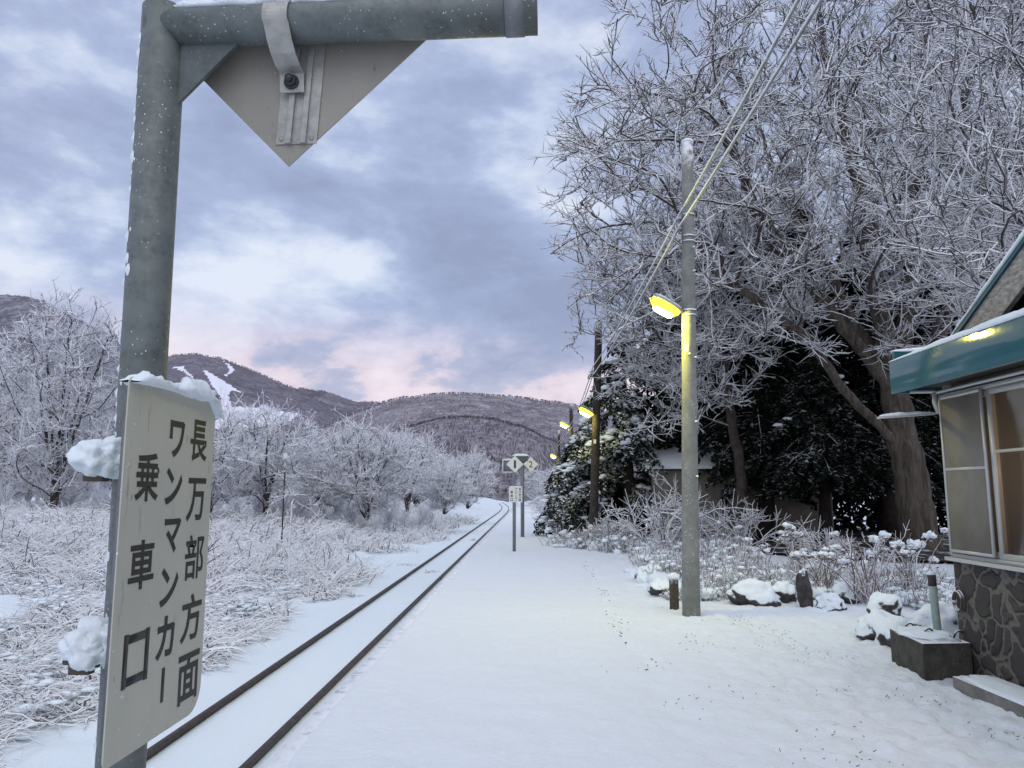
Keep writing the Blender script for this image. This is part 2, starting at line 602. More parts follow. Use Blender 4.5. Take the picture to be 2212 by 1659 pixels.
# ------------------------------------------------------------------ railway track
n = NT('rusty_rail'); v = n.coord('Object')
n.set(Base_Color=n.mix(n.map(n.noise(v, 12, 5), .35, .7), (.035, .026, .023), (.075, .055, .048)), Roughness=.62, Metallic=.2).bump(n.noise(v, 30, 3), .1, .004)
M_RAIL = n.m
M_RHEAD = mat('worn_rail_head', (.085, .075, .07), .38, .55).m
ty = np.concatenate([np.linspace(2, 70, 35), np.linspace(74, 420, 60)])


def track_x(y):
    return np.interp(y, [0, 95, 115, 140, 170, 200, 260, 420], [-3.30, -3.30, -3.45, -4.1, -5.6, -7.2, -9.6, -12.])


track = empty('railway_track', (-3.3, 4, -1.09), 'single railway track of two dark rusty rails running through snow beside the platform', 'railway track')
prof = np.array([(-.034, 0), (-.036, -.012), (-.034, -.034), (-.012, -.048), (-.011, -.105), (-.06, -.128), (-.06, -.17), (.06, -.17), (.06, -.128), (.011, -.105), (.012, -.048), (.034, -.034), (.036, -.012), (.034, 0), (.02, .004), (-.02, .004)])
for s in (-1, 1):
    cen = np.stack([track_x(ty) + s * .5665, ty, np.full_like(ty, -.95)], 1)
    k = len(prof)
    V = cen[:, None, :] + np.stack([prof[:, 0], 0 * prof[:, 0], prof[:, 1]], 1)[None]
    idx = np.arange(len(ty) * k).reshape(len(ty), k)
    a = idx[:-1]; b = np.roll(a, -1, 1); d = idx[1:]; c = np.roll(d, -1, 1)
    me = mesh_np('rail', V.reshape(-1, 3), [np.stack([a, b, c, d], -1).reshape(-1, 4)], False)
    rl = link('rail', me, [M_RAIL, M_RHEAD], track)
    pn_ = np.empty(len(me.polygons) * 3, np.float32); me.polygons.foreach_get('normal', pn_)
    me.polygons.foreach_set('material_index', (pn_.reshape(-1, 3)[:, 2] > .8).astype(np.int32) * (np.arange(len(me.polygons)) % len(prof) > 12))
    for jy in (24.6, 49.):
        box('joint_plate', (-3.3 + s * .5665 - .03, jy - .25, -1.055), (-3.3 + s * .5665 + .03, jy + .25, -1.0), M_RAIL, rl, .004)

# ------------------------------------------------------------------ lettering helper
def glyph(ch, name, origin, ax, ay, w, h, mt, parent, depth, bold=.0):
    """one character fitted into w x h at origin (its centre), axes ax (reading right) and ay (up)"""
    cu = bpy.data.curves.new('t', 'FONT'); cu.body = ch; cu.size = 1; cu.offset = bold; cu.resolution_u = 4
    ob = bpy.data.objects.new('t', cu); COL.objects.link(ob)
    bpy.context.view_layer.update()
    me = bpy.data.meshes.new_from_object(ob.evaluated_get(bpy.context.evaluated_depsgraph_get()))
    bpy.data.objects.remove(ob)
    co = np.empty(len(me.vertices) * 3, np.float32); me.vertices.foreach_get('co', co); co = co.reshape(-1, 3)
    lo, hi = co.min(0), co.max(0)
    q = (co[:, :2] - (lo + hi)[:2] / 2) / (hi - lo)[:2]
    ax, ay = np.array(ax, float), np.array(ay, float); nz = np.cross(ax, ay)
    P = np.asarray(origin) + q[:, :1] * w * ax + q[:, 1:] * h * ay + nz * depth
    me.vertices.foreach_set('co', P.astype(np.float32).ravel()); me.update()
    return link(name, me, mt, parent)


# ------------------------------------------------------------------ near platform sign
PXP, PYP = -1.005, 1.985
sign = empty('platform_sign', (PXP, PYP, 0), 'tall galvanised sign post with an arm, grey diamond plate and large cream boarding notice', 'sign post', 'sign posts on the platform')
ZA = 2.917
pt = np.array([PXP, PYP - .035, ZA])
g = Geo(); tube_geo(g, [(PXP, PYP + .02, -.3), (PXP, PYP, 1.0), (PXP, PYP - .02, 2.0), tuple(pt + np.array([0, 0, .057]))], .0572, 40)
link('post', g.mesh('post'), M_GALV, sign)
pe = np.array([.028, 1.905, 2.920])
ad = (pe - pt) / np.linalg.norm(pe - pt); an = np.cross(ad, [0, 0, 1]); an /= np.linalg.norm(an)   # an points towards the camera side
if an[1] > 0: an = -an
g = Geo(); tube_geo(g, [tuple(pt - ad * .03), tuple(pt + ad * .5), tuple(pe)], .0535, 40)
arm = link('arm', g.mesh('arm'), M_GALV, sign)
g = Geo(); tube_geo(g, [tuple(pe - ad * .085), tuple(pe - ad * .035)], .0565, 40)
link('end_band', g.mesh('end_band'), M_GALV_D, arm)
g = Geo(); tube_geo(g, [tuple(pe - ad * .06 - an * .0 + np.array([0, 0, .055]) + an * .03), tuple(pe - ad * .06 + np.array([0, 0, .066]) + an * .036)], .014, 8)
link('bolt', g.mesh('bolt'), mat('rust_bolt', (.12, .05, .035), .8).m, arm)
# gusset between post and arm
gp = [pt + ad * .05 - np.array([0, 0, .05]), pt + ad * .215 - np.array([0, 0, .048]), pt + ad * .215 - np.array([0, 0, .054]), pt + ad * .056 - np.array([0, 0, .222]), pt + ad * .046 - np.array([0, 0, .224])]
link('gusset', bevel_mesh(prism_mesh('gusset', [p - an * .006 for p in gp], an * .012), .0015), galv('gusset_steel', (.085, .10, .098), (.115, .135, .13), .15, .55, .2), sign)
# diamond plate hanging behind the arm, seen from its back
dc = pt + ad * .345 - an * .066; dc = dc + np.array([0, 0, -.002])
hw, hh = .395, .378
up = np.array([0, 0, 1.])
dp_ = [dc - ad * (hw * .93), dc - up * hh, dc + ad * hw, dc + up * hh]
dia = link('number_plate', bevel_mesh(prism_mesh('number_plate', dp_, -an * .004), .001), M_BACK, sign)
# channel riveted on its back: base strip and two ribs
cc = dc + ad * .028


def obox(g, c, u, v_, n_, su, sv, lo, hi):
    pts = []
    for z in (lo, hi):
        for b in (-sv, sv):
            for a in (-su, su):
                pts.append(c + u * a + v_ * b + n_ * z)
    g.add(pts, [(0, 2, 3, 1), (4, 5, 7, 6), (0, 1, 5, 4), (2, 6, 7, 3), (0, 4, 6, 2), (1, 3, 7, 5)])


g = Geo(); cdn = (up + ad * .055); cdn /= np.linalg.norm(cdn)
cm = cc - up * .16
obox(g, cm, ad, cdn, an, .058, .155, .001, .004)
for s in (-.021, .021):
    obox(g, cm + ad * s, ad, cdn, an, .008, .155, .004, .013)
ch = link('channel', bevel_mesh(g.mesh('channel', False), .001), M_GALV_L, dia)
for sx_, sz_ in ((-.043, -.14), (.043, -.14)):
    g = Geo(); tube_geo(g, [tuple(cm + ad * sx_ + cdn * sz_ + an * .003), tuple(cm + ad * sx_ + cdn * sz_ + an * .007)], .006, 10)
    link('rivet', g.mesh('rivet'), M_GALV_L, dia)
# strap clamp
sc_ = pt + ad * .335
profile = []
for a in np.linspace(R(115), R(-28), 16):
    profile.append((math.cos(a) * .056, math.sin(a) * .056))
profile += [(.030, -.062), (.008, -.088), (-.022, -.107), (-.046, -.118), (-.046, -.175)]
Vt = []
pr = np.array(profile)
for o in (0, .004):
    for s in (-.034, .034):
        for i, (a, b) in enumerate(pr):
            tan = pr[min(i + 1, len(pr) - 1)] - pr[max(i - 1, 0)]; nn = np.array([tan[1], -tan[0]]); nn = -nn / np.linalg.norm(nn)
            sh = (0.02 * max(0, i - 14) / 6)
            Vt.append(sc_ + ad * (s + sh) + an * (a + nn[0] * o) + up * (b + nn[1] * o))
k = len(pr); i0 = np.arange(k - 1)
Q = []
for (a, b, c, d) in ((0, 1, 1, 0), (2, 3, 3, 2)):
    Q.append(np.stack([a * k + i0, b * k + i0, c * k + i0 + 1, d * k + i0 + 1], 1))
for (a, b) in ((0, 2), (1, 3)):
    Q.append(np.stack([a * k + i0, b * k + i0, b * k + i0 + 1, a * k + i0 + 1], 1))
Q.append(np.array([[0, k, 3 * k, 2 * k], [k - 1, 2 * k - 1, 4 * k - 1, 3 * k - 1]]))
me = mesh_np('strap', np.array(Vt), [np.concatenate(Q)])
bm = bmesh.new(); bm.from_mesh(me); bmesh.ops.recalc_face_normals(bm, faces=bm.faces); bm.to_mesh(me); bm.free()
for p in me.polygons: p.use_smooth = False
strap = link('strap', me, M_GALV_L, sign)
bc = sc_ + ad * .018 + an * -.043 + up * -.146
g = Geo(); tube_geo(g, [tuple(bc), tuple(bc + an * .006)], .021, 24); tube_geo(g, [tuple(bc + an * .006), tuple(bc + an * .018)], .017, 6); tube_geo(g, [tuple(bc + an * .018), tuple(bc + an * .032)], .0095, 14)
link('bolt', g.mesh('bolt'), M_BOLT, strap)
# notice board
BX = -.88
y0, y1, z0, z1 = 1.664, 2.138, 1.078, 1.906
bp = []
for (yy, zz, a0) in ((y1 - .04, z1 - .04, 0), (y0 + .02, z1 - .02, 90), (y0 + .02, z0 + .02, 180), (y1 - .07, z0 + .07, 270)):
    r_ = {0: .04, 90: .02, 180: .02, 270: .07}[a0]
    for a in np.linspace(a0, a0 + 90, 8):
        bp.append((BX, yy + r_ * math.cos(R(a)), zz + r_ * math.sin(R(a))))
board = link('notice_board', bevel_mesh(prism_mesh('notice_board', bp, (-.0035, 0, 0)), .0008), M_BOARD, sign)
g = Geo()
for (ya, yb, za, zb) in ((y0 + .012, y0 + .03, z0 + .05, z1 - .03), (y1 - .03, y1 - .012, z0 + .08, z1 - .05)):
    box('back_rail', (BX - .016, ya, za), (BX - .0036, yb, zb), M_GALV_D, board, 0)
pass


def zpix(x, y):
    return (200 + x / 1.3271) * .73733, (1000 + y / 1.3271) * .73733


GL = [('長', 475, 540, 300, 475), ('万', 460, 532, 525, 705), ('部', 453, 525, 745, 930), ('方', 438, 515, 975, 1170), ('面', 425, 505, 1205, 1405),
      ('ワ', 392, 452, 303, 458), ('ン', 375, 443, 487, 640), ('マ', 370, 437, 683, 828), ('ン', 355, 427, 872, 1032), ('カ', 340, 412, 1063, 1237), ('ー', 358, 374, 1263, 1410),
      ('乗', 260, 352, 425, 630), ('車', 235, 333, 765, 970), ('口', 212, 310, 1122, 1340)]
for chh, xa, xb, ya, yb in GL:
    xm, ym = (xa + xb) / 2, (ya + yb) / 2
    L_, R_ = atX(*zpix(xa, ym), BX), atX(*zpix(xb, ym), BX)
    T_, B_ = atX(*zpix(xm, ya), BX), atX(*zpix(xm, yb), BX)
    cz, hgt = (T_[2] + B_[2]) / 2, (T_[2] - B_[2]) * .93
    cyy, wid = (L_[1] + R_[1]) / 2, R_[1] - L_[1]
    if chh in 'ワンマンカ': wid *= .96
    if chh == 'ー':
        g = Geo(); box_geo(g, (BX + .0004, cyy - .0075, cz - hgt * .48), (BX + .0009, cyy + .0075, cz + hgt * .48))
        link('letter', g.mesh('letter', False), M_INK, board)
        continue
    if chh == '口':
        g = Geo(); t = .019
        box_geo(g, (BX + .0004, cyy - wid / 2, cz - hgt / 2), (BX + .0009, cyy - wid / 2 + t, cz + hgt / 2))
        box_geo(g, (BX + .0004, cyy + wid / 2 - t, cz - hgt / 2), (BX + .0009, cyy + wid / 2, cz + hgt / 2))
        for zz in (cz - hgt / 2 + .003, cz + hgt / 2 - t - .003): box_geo(g, (BX + .0004, cyy - wid / 2 + t, zz), (BX + .0009, cyy + wid / 2 - t, zz + t))
        link('letter', g.mesh('letter', False), M_INK, board)
        continue
    glyph(chh, 'letter', (BX, cyy, cz), (0, 1, 0), (0, 0, 1), wid, hgt, M_INK, board, .0007, .030 if chh in 'ワンマンカ' else .014 if chh == '部' else .022)
# clamps behind the board, with lumps of snow sitting on them
for zz, big in ((1.70, 1), (1.24, 1)):
    g = Geo()
    tube_geo(g, [(PXP, PYP, zz - .02), (PXP, PYP, zz + .02)], .0605, 32)
    cl = link('clamp', g.mesh('clamp'), M_GALV_D, sign)
    box('lug', (PXP - .098, PYP - .09, zz - .024), (PXP - .048, PYP - .06, zz + .016), M_RUST, cl, .003)
    g = Geo(); tube_geo(g, [(PXP + .05, PYP - .085, zz + .0), (BX - .006, PYP - .17, zz + .0)], .012, 10); link('bolt', g.mesh('bolt'), M_BOLT, cl)
    g = Geo(); tube_geo(g, [(PXP - .115, PYP - .075, zz + .005), (PXP - .02, PYP - .1, zz + .005)], .009, 8)
    link('bolt', g.mesh('bolt'), M_BOLT, cl)
    cg = Geo(); cr = np.random.default_rng(int(zz * 100))
    _b = bmesh.new(); bmesh.ops.create_icosphere(_b, subdivisions=4, radius=1); _v = np.array([q.co[:] for q in _b.verts]); _f = np.array([[q.index for q in f.verts] for f in _b.faces]); _b.free()
    for q_ in range(9):
        t_ = cr.random(); ctr = np.array([PXP - .022 - .036 * t_ + cr.normal(0, .012), PYP - .075 + cr.normal(0, .022), zz + .022 + .075 * cr.random() * (1.2 - t_)])
        r0_ = cr.uniform(.028, .044)
        dd = np.array([mnoise.noise(Vector(q * 1.7 + q_ * 5)) * .42 + mnoise.noise(Vector(q * 4.5 + q_ * 3)) * .12 + mnoise.noise(Vector(q * 11 + q_)) * .05 for q in _v])
        cg.add(ctr + _v * (1 + dd)[:, None] * np.array([r0_ * 1.15, r0_ * 1.4, r0_]), None, _f)
    link('snow_lump', cg.mesh('snow_lump'), M_SNOW_SOFT, sign)['kind'] = 'stuff'
snow_ridge('snow_cap', [(BX - .002, y0 + .004, z1 - .014), (BX - .002, y0 + .05, z1 - .006), (BX - .002, y1 - .05, z1 - .003), (BX - .002, y1 + .006, z1 - .05)], .034, .036, sign, seed=3, n=46, k=13, amp=.45, freq=22,
           thin=lambda t: .8 + .35 * math.cos(t * 9))
snow_ridge('snow_cap', [tuple(pt - ad * .05 + up * .048), tuple(pt + ad * .3 + up * .049), tuple(pt + ad * .7 + up * .047), tuple(pe + up * .047)], .04, .03, sign, seed=9, n=90, k=11, amp=.5, freq=20, thin=lambda t: 1.25 - t * .8)
# frost along the left flank of the post
g = Geo()
for i in range(120):
    zz = random.uniform(1.0, 2.9); a = R(random.gauss(195, 22)); r_ = random.uniform(.003, .011)
    yb_ = PYP + np.interp(zz, [1, 2, 2.92], [0, -.02, -.035])
    c = (PXP + math.cos(a) * .057, yb_ + math.sin(a) * .057, zz)
    th = np.linspace(0, TAU, 6, endpoint=False)
    P = [np.array(c) + np.array([math.cos(a) * r_, math.sin(a) * r_, 0]) * .8] + [np.array(c) + r_ * (np.array([-math.sin(a), math.cos(a), 0]) * math.cos(t) + up * 1.8 * math.sin(t)) for t in th]
    g.add(P, T=[(0, 1 + j, 1 + (j + 1) % 6) for j in range(6)])
fr = link('frost', g.mesh('frost'), M_SNOW, sign); fr['kind'] = 'stuff'

# ------------------------------------------------------------------ far sign posts
def post(parent, x, y, z0, z1, r, mt, name='post'):
    g = Geo(); tube_geo(g, [(x, y, z0), (x, y, (z0 + z1) / 2), (x, y, z1)], r, 16)
    return link(name, g.mesh(name), mt, parent)


def diamond(parent, c, h, ch):
    c = np.array(c)
    pl = link('number_plate', bevel_mesh(prism_mesh('number_plate', [c + np.array(q) for q in ((-h, 0, 0), (0, 0, -h), (h, 0, 0), (0, 0, h))], (0, .004, 0)), .0008), M_WHITE, parent)
    glyph(ch, 'numeral', c, (1, 0, 0), (0, 0, 1), .135 if ch == '2' else .06, .23, M_INK, pl, .0012, .006)
    return pl


s1 = empty('platform_sign', (-.40, 22.22, 0), 'slim sign post with a white diamond reading 1 above a small notice of black lettering', 'sign post', 'sign posts on the platform')
post(s1, -.40, 22.22, -.2, 2.50, .048, M_GALV_D)
diamond(s1, (-.378, 22.16, 2.44), .245, '1')
ny = 22.15
nb = link('notice_board', bevel_mesh(prism_mesh('notice_board', [(-.545, ny, 1.36), (-.17, ny, 1.36), (-.17, ny, 1.80), (-.545, ny, 1.80)], (0, .004, 0)), .0008), M_WHITE, s1)
for col_, txt, top in ((-.235, '長万部方面', 1.77), (-.345, 'ワンマンカー', 1.77), (-.47, '乗車口', 1.70)):
    n_ = len(txt); hgt = (top - 1.385) / n_
    for i, chh in enumerate(txt):
        zc_ = top - hgt * (i + .5)
        if chh == 'ー':
            g = Geo(); box_geo(g, (col_ - .008, ny - .0012, zc_ - hgt * .36), (col_ + .008, ny - .0006, zc_ + hgt * .36)); link('letter', g.mesh('letter', False), M_INK, nb)
        else:
            glyph(chh, 'letter', (col_, ny, zc_), (1, 0, 0), (0, 0, 1), .075, hgt * .78, M_INK, nb, .0012, .02)
snow_ridge('snow_cap', [(-.55, ny + .002, 1.80), (-.165, ny + .002, 1.80)], .018, .02, s1, seed=2, n=20)

s2 = empty('platform_sign', (-.215, 29.03, 0), 'taller sign post with a white diamond reading 2 and a snow topped box', 'sign post', 'sign posts on the platform')
post(s2, -.215, 29.03, -.2, 2.95, .07, M_GALV_D)
diamond(s2, (.10, 28.93, 2.68), .28, '2')
g = Geo(); tube_geo(g, [(-.55, 28.97, 2.68), (.15, 28.97, 2.68)], .035, 12); link('arm', g.mesh('arm'), M_GALV_D, s2)
hb = box('box', (-.57, 28.93, 2.78), (.0, 29.15, 3.0), mat('dark_box', (.09, .10, .11), .6).m, s2, .01)
snow_ridge('snow_cap', [(-.59, 29.02, 3.0), (.02, 29.02, 3.0)], .11, .075, s2, seed=5, n=22)
px0, px1, pz0, pz1 = -.97, -.40, 2.37, 2.86
fr_ = Geo()
for lo, hi in (((px0, 29.0, pz0), (px0 + .04, 29.04, pz1)), ((px1 - .04, 29.0, pz0), (px1, 29.04, pz1)), ((px0 + .041, 29.0, pz0), (px1 - .041, 29.04, pz0 + .04)), ((px0 + .041, 29.0, pz1 - .04), (px1 - .041, 29.04, pz1))): box_geo(fr_, lo, hi)
pn = box('panel', (px0 + .03, 29.012, pz0 + .03), (px1 - .03, 29.03, pz1 - .03), mat('grey_panel', (.16, .17, .19), .35).m, s2, 0)
link('frame', fr_.mesh('frame', False), mat('white_rim', (.7, .71, .72), .5).m, pn)
snow_ridge('snow_cap', [(px0 - .01, 29.02, pz1), (px1, 29.02, pz1)], .03, .03, s2, seed=6, n=18)

# ------------------------------------------------------------------ lamp posts
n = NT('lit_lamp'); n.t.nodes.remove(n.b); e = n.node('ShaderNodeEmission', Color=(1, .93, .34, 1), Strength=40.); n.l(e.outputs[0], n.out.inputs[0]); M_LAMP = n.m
n = NT('yellow_diffuser'); n.t.nodes.remove(n.b); e = n.node('ShaderNodeEmission', Color=(1, .86, .10, 1), Strength=1.5); n.l(e.outputs[0], n.out.inputs[0]); M_BOWL = n.m  # yellow halo of the lamp, put into the glow of its enlarged bowl
M_HOUS = mat('lamp_housing', (.35, .36, .34), .5, .3).m


def lamp_post(base, top, rb, rt, lamp, lab, mt, watt, group='lamp posts along the platform', snowtop=True, arm_side=-1, sc=1., tagz=None):
    base, top, lamp = np.array(base), np.array(top), np.array(lamp)
    o = empty('lamp_post', base, lab, 'lamp post', group)
    ts = np.linspace(0, 1, 9)
    g = Geo(); tube_geo(g, [tuple(base + (top - base) * t - np.array([0, 0, .25 * (t == 0)])) for t in ts], rb + (rt - rb) * ts, 28)
    link('pole', g.mesh('pole'), mt, o)

    def ax(z): return base + (top - base) * ((z - base[2]) / (top[2] - base[2]))
    if snowtop:
        link('snow_cap', blob_mesh('snow_cap', top + np.array([0, 0, .02]), (rt * 1.05, rt * 1.05, .05), .2, 2, 3, -.2, 3), M_SNOW, o)
    # tilted lantern: housing above, oversized lens below, glowing yellow to imitate a halo
    d = lamp - ax(lamp[2]); d[2] = 0; d /= np.linalg.norm(d)
    tilt = np.array([d[0], d[1], .45]); tilt /= np.linalg.norm(tilt)      # axis rising away from the pole
    sd_ = np.cross(tilt, up); sd_ /= np.linalg.norm(sd_); nn = np.cross(sd_, tilt)
    if nn[2] < 0: nn = -nn
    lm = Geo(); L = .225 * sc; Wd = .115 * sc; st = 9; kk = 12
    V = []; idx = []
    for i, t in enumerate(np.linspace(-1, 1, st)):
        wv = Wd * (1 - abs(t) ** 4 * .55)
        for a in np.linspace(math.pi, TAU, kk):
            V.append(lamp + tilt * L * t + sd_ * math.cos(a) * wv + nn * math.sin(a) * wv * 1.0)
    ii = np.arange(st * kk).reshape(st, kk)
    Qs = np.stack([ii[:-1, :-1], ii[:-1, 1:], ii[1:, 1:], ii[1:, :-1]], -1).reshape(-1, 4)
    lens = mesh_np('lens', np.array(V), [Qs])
    hs = Geo(); V2 = []
    for i, t in enumerate(np.linspace(-1.08, 1.08, st)):
        wv = Wd * 1.12 * (1 - abs(t / 1.08) ** 4 * .5)
        for a in np.linspace(0, math.pi, kk):
            V2.append(lamp + tilt * L * t + sd_ * math.cos(a) * wv + nn * (math.sin(a) * wv * .55 + .004))
    Qb = np.stack([ii[:-1, -1], ii[:-1, 0], ii[1:, 0], ii[1:, -1]], -1)
    hm = link('lamp', mesh_np('lamp', np.array(V2), [np.concatenate([Qs, Qb])]), M_HOUS, o)
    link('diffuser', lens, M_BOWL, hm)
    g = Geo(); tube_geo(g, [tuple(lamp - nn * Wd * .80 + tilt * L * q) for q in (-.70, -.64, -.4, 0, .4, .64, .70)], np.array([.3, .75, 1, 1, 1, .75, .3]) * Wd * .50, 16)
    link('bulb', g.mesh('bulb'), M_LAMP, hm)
    pa = ax(lamp[2] - .12)
    g = Geo(); tube_geo(g, [tuple(pa), tuple(pa + d * .1 + up * .05), tuple(lamp - tilt * L * .9 + nn * .01)], .018 * sc, 10)
    link('arm', g.mesh('arm'), M_HOUS, o)
    snow_ridge('snow_cap', [tuple(lamp - tilt * L + nn * Wd * .6), tuple(lamp + tilt * L + nn * Wd * .6)], .05 * sc, .035, o, seed=8, n=16)
    if watt:
        ld = bpy.data.lights.new('lamp_light', 'POINT'); ld.energy = watt; ld.color = (1, .91, .13); ld.shadow_soft_size = .09
        lo = bpy.data.objects.new('lamp_light', ld); COL.objects.link(lo); lo.parent = o
        lo.location = Vector(lamp - nn * (Wd * 1.3 + .10) + d * .13) - o.location
    return o, ax


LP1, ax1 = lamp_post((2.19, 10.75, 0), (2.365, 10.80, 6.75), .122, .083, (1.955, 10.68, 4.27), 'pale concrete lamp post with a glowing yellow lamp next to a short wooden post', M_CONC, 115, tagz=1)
# bands and wire brackets, plate, climbing bolts
for zz in (5.62, 5.30, 5.22, 4.2, 4.13):
    c = ax1(zz); rr = .122 + (.083 - .122) * zz / 6.75 + .004
    g = Geo(); tube_geo(g, [tuple(c - up * .012), tuple(c + up * .012)], rr, 24); bn = link('band', g.mesh('band'), M_GALV_D, LP1)
    snow_ridge('snow_cap', [tuple(c + np.array([-rr * .9, -rr * .75, .012])), tuple(c + np.array([0, -rr * 1.05, .012])), tuple(c + np.array([rr * .9, -rr * .75, .012]))], .012, .014, LP1, seed=zz, n=14, freq=25)
ci = ax1(5.45)
g = Geo(); tube_geo(g, [tuple(ci + np.array([-.135, -.03, -.22])), tuple(ci + np.array([-.13, -.03, .19]))], .016, 10)
rk = link('wire_rack', g.mesh('wire_rack'), M_GALV_D, LP1)
for zz in (5.60, 5.45, 5.29):
    c = ax1(zz) + np.array([-.135, -.05, 0])
    g = Geo(); tube_geo(g, [tuple(c - up * .035), tuple(c - up * .015), tuple(c), tuple(c + up * .015), tuple(c + up * .035)], [.03, .033, .02, .033, .03], 14)
    link('insulator', g.mesh('insulator'), mat('insulator_china', (.5, .5, .48), .3).m, rk)
c = ax1(3.66)
link('number_tag', bevel_mesh(prism_mesh('number_tag', [c + np.array(q) for q in ((-.1, -.115, -.055), (-.03, -.13, -.055), (-.03, -.13, .055), (-.1, -.115, .055))], (.0, .004, 0)), .001), M_WHITE, LP1)
for zz, sx_ in ((5.1, .04), (4.75, .045), (3.5, .05), (2.6, .055), (1.85, .06), (3.55, -.03)):
    c = ax1(zz) + np.array([sx_, -.11, 0])
    g = Geo(); tube_geo(g, [tuple(c), tuple(c + np.array([.01, -.055, .008]))], .009, 8); link('step_bolt', g.mesh('step_bolt'), M_GALV_D, LP1)
    link('snow_cap', blob_mesh('snow_cap', c + np.array([.008, -.04, .014]), (.02, .03, .014), .3, 2, 2, seed=zz), M_SNOW, LP1)

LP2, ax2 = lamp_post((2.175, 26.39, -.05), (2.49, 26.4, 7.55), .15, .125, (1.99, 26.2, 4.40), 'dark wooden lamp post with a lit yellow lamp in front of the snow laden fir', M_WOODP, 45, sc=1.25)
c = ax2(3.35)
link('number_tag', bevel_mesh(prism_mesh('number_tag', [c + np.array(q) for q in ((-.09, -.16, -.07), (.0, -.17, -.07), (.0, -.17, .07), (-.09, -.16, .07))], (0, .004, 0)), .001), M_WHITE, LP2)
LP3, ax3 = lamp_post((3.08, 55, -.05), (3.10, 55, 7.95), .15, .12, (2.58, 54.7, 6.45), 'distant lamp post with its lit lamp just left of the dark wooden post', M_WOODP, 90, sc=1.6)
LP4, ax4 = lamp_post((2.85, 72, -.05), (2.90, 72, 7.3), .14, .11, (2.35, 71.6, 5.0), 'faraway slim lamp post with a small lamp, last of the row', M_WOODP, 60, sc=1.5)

# ------------------------------------------------------------------ overhead wires, coated with snow
def wire(name, keys, r, lab, sag=.25):
    P = []
    for a, b in zip(keys[:-1], keys[1:]):
        a, b = np.array(a), np.array(b); L = np.linalg.norm(b - a); nn = int(14 + L)
        for t in np.linspace(0, 1, nn, endpoint=False):
            P.append(a + (b - a) * t - up * sag * (L / 25) ** 1.5 * 4 * t * (1 - t))
    P.append(np.array(keys[-1])); P = np.array(P)
    rr = r * (1 + .16 * np.array([mnoise.noise(Vector(p * 3)) for p in P]))
    g = Geo(); tube_geo(g, P, rr, 8)
    o = link(name, g.mesh(name), M_WIRE)
    return tag(o, lab, 'wire', 'overhead wires')


M_WIRE = bark_snow('snow_coated_wire', (.16, .16, .165), -1.1, -.4, (.80, .82, .87), .5, 12.)
a1, b1 = ax1(5.60) + np.array([-.135, -.05, 0.03]), ax1(5.45) + np.array([-.135, -.05, .0])
wire('overhead_wire', [(2.15, -3.5, 5.35), (2.12, 5.5, 5.46), tuple(a1), tuple(ax2(5.95) + np.array([-.17, -.1, 0])), tuple(ax3(6.3) + np.array([-.17, -.1, 0])), tuple(ax4(6.2) + np.array([-.17, -.1, 0]))], .019, 'snow coated overhead wire on the topmost insulator of the concrete lamp post')
wire('overhead_wire', [(2.50, -3.5, 5.15), (2.26, 5.5, 5.40), tuple(b1), tuple(ax2(5.65) + np.array([-.17, -.1, 0])), tuple(ax3(6.0) + np.array([-.17, -.1, 0])), tuple(ax4(5.9) + np.array([-.17, -.1, 0]))], .019, 'snow coated overhead wire on the middle insulator of the concrete lamp post')

# ------------------------------------------------------------------ station building
n = NT('rubble_stone'); v = n.coord('Object')
vw = n.node('ShaderNodeVectorMath', operation='ADD'); nn_ = n.node('ShaderNodeTexNoise'); n.l(v, nn_.inputs['Vector']); nn_.inputs['Scale'].default_value = 5
sc2 = n.node('ShaderNodeVectorMath', operation='SCALE'); n.l(nn_.outputs['Color'], sc2.inputs[0]); sc2.inputs['Scale'].default_value = .22
n.l(v, vw.inputs[0]); n.l(sc2.outputs[0], vw.inputs[1])
edge = n.vor(vw.outputs[0], 4.6, 'DISTANCE_TO_EDGE'); cid = n.vor(vw.outputs[0], 4.6, 'F1', 'Color')
sep = n.node('ShaderNodeSeparateColor'); n.l(cid, sep.inputs[0])
st = n.mix(sep.outputs[0], (.026, .024, .026), (.065, .047, .040))
st = n.mix(n.map(n.noise(v, 24, 5, .65), .3, .75), n.mix(.5, st, (.025, .024, .024)), st)
k = n.map(edge, .045, .085)
k = n.math('MULTIPLY', k, 1.0)
moss = n.math('MULTIPLY', n.map(n.noise(v, 3.3, 4), .55, .7), .5)
mort = n.mix(n.noise(v, 30, 4), (.085, .078, .068), (.15, .14, .12))
n.set(Base_Color=n.mix(moss, n.mix(k, mort, st), (.045, .05, .02)), Roughness=.75)
n.bump(n.math('ADD', n.map(edge, .02, .16), n.math('MULTIPLY', n.noise(v, 30, 5), .25)), .9, .03)
M_STONE = n.m
n = NT('teal_paint'); v = n.coord('Object')
n.set(Base_Color=n.mix(n.map(n.noise(v, 3, 5, .6), .3, .7), (.02, .10, .118), (.027, .12, .138)), Roughness=.07, Specular_IOR_Level=.4).bump(n.noise(v, 12, 3), .04, .01)
M_TEAL = n.m
M_ALU = mat('window_aluminium', (.50, .51, .50), .45, .3).m
n = NT('frosted_screen'); v = n.coord('Object')
n.set(Base_Color=n.mix(n.map(n.noise(v, 2.2, 3), .35, .65), (.20, .188, .155), (.255, .24, .20)), Roughness=.8, Specular_IOR_Level=.0); M_SCREEN = n.m
n = NT('window_glass'); n.set(Base_Color=(.6, .62, .6), Roughness=.03, Transmission_Weight=1., IOR=1.45, Alpha=.35); n.set(Alpha=.14); M_GLASS = n.m
M_WALL = mat('cream_render', (.24, .22, .19), .8).m
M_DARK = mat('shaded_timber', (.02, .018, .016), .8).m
n = NT('weathered_timber'); v = n.coord('Object', (1, 1, 1))
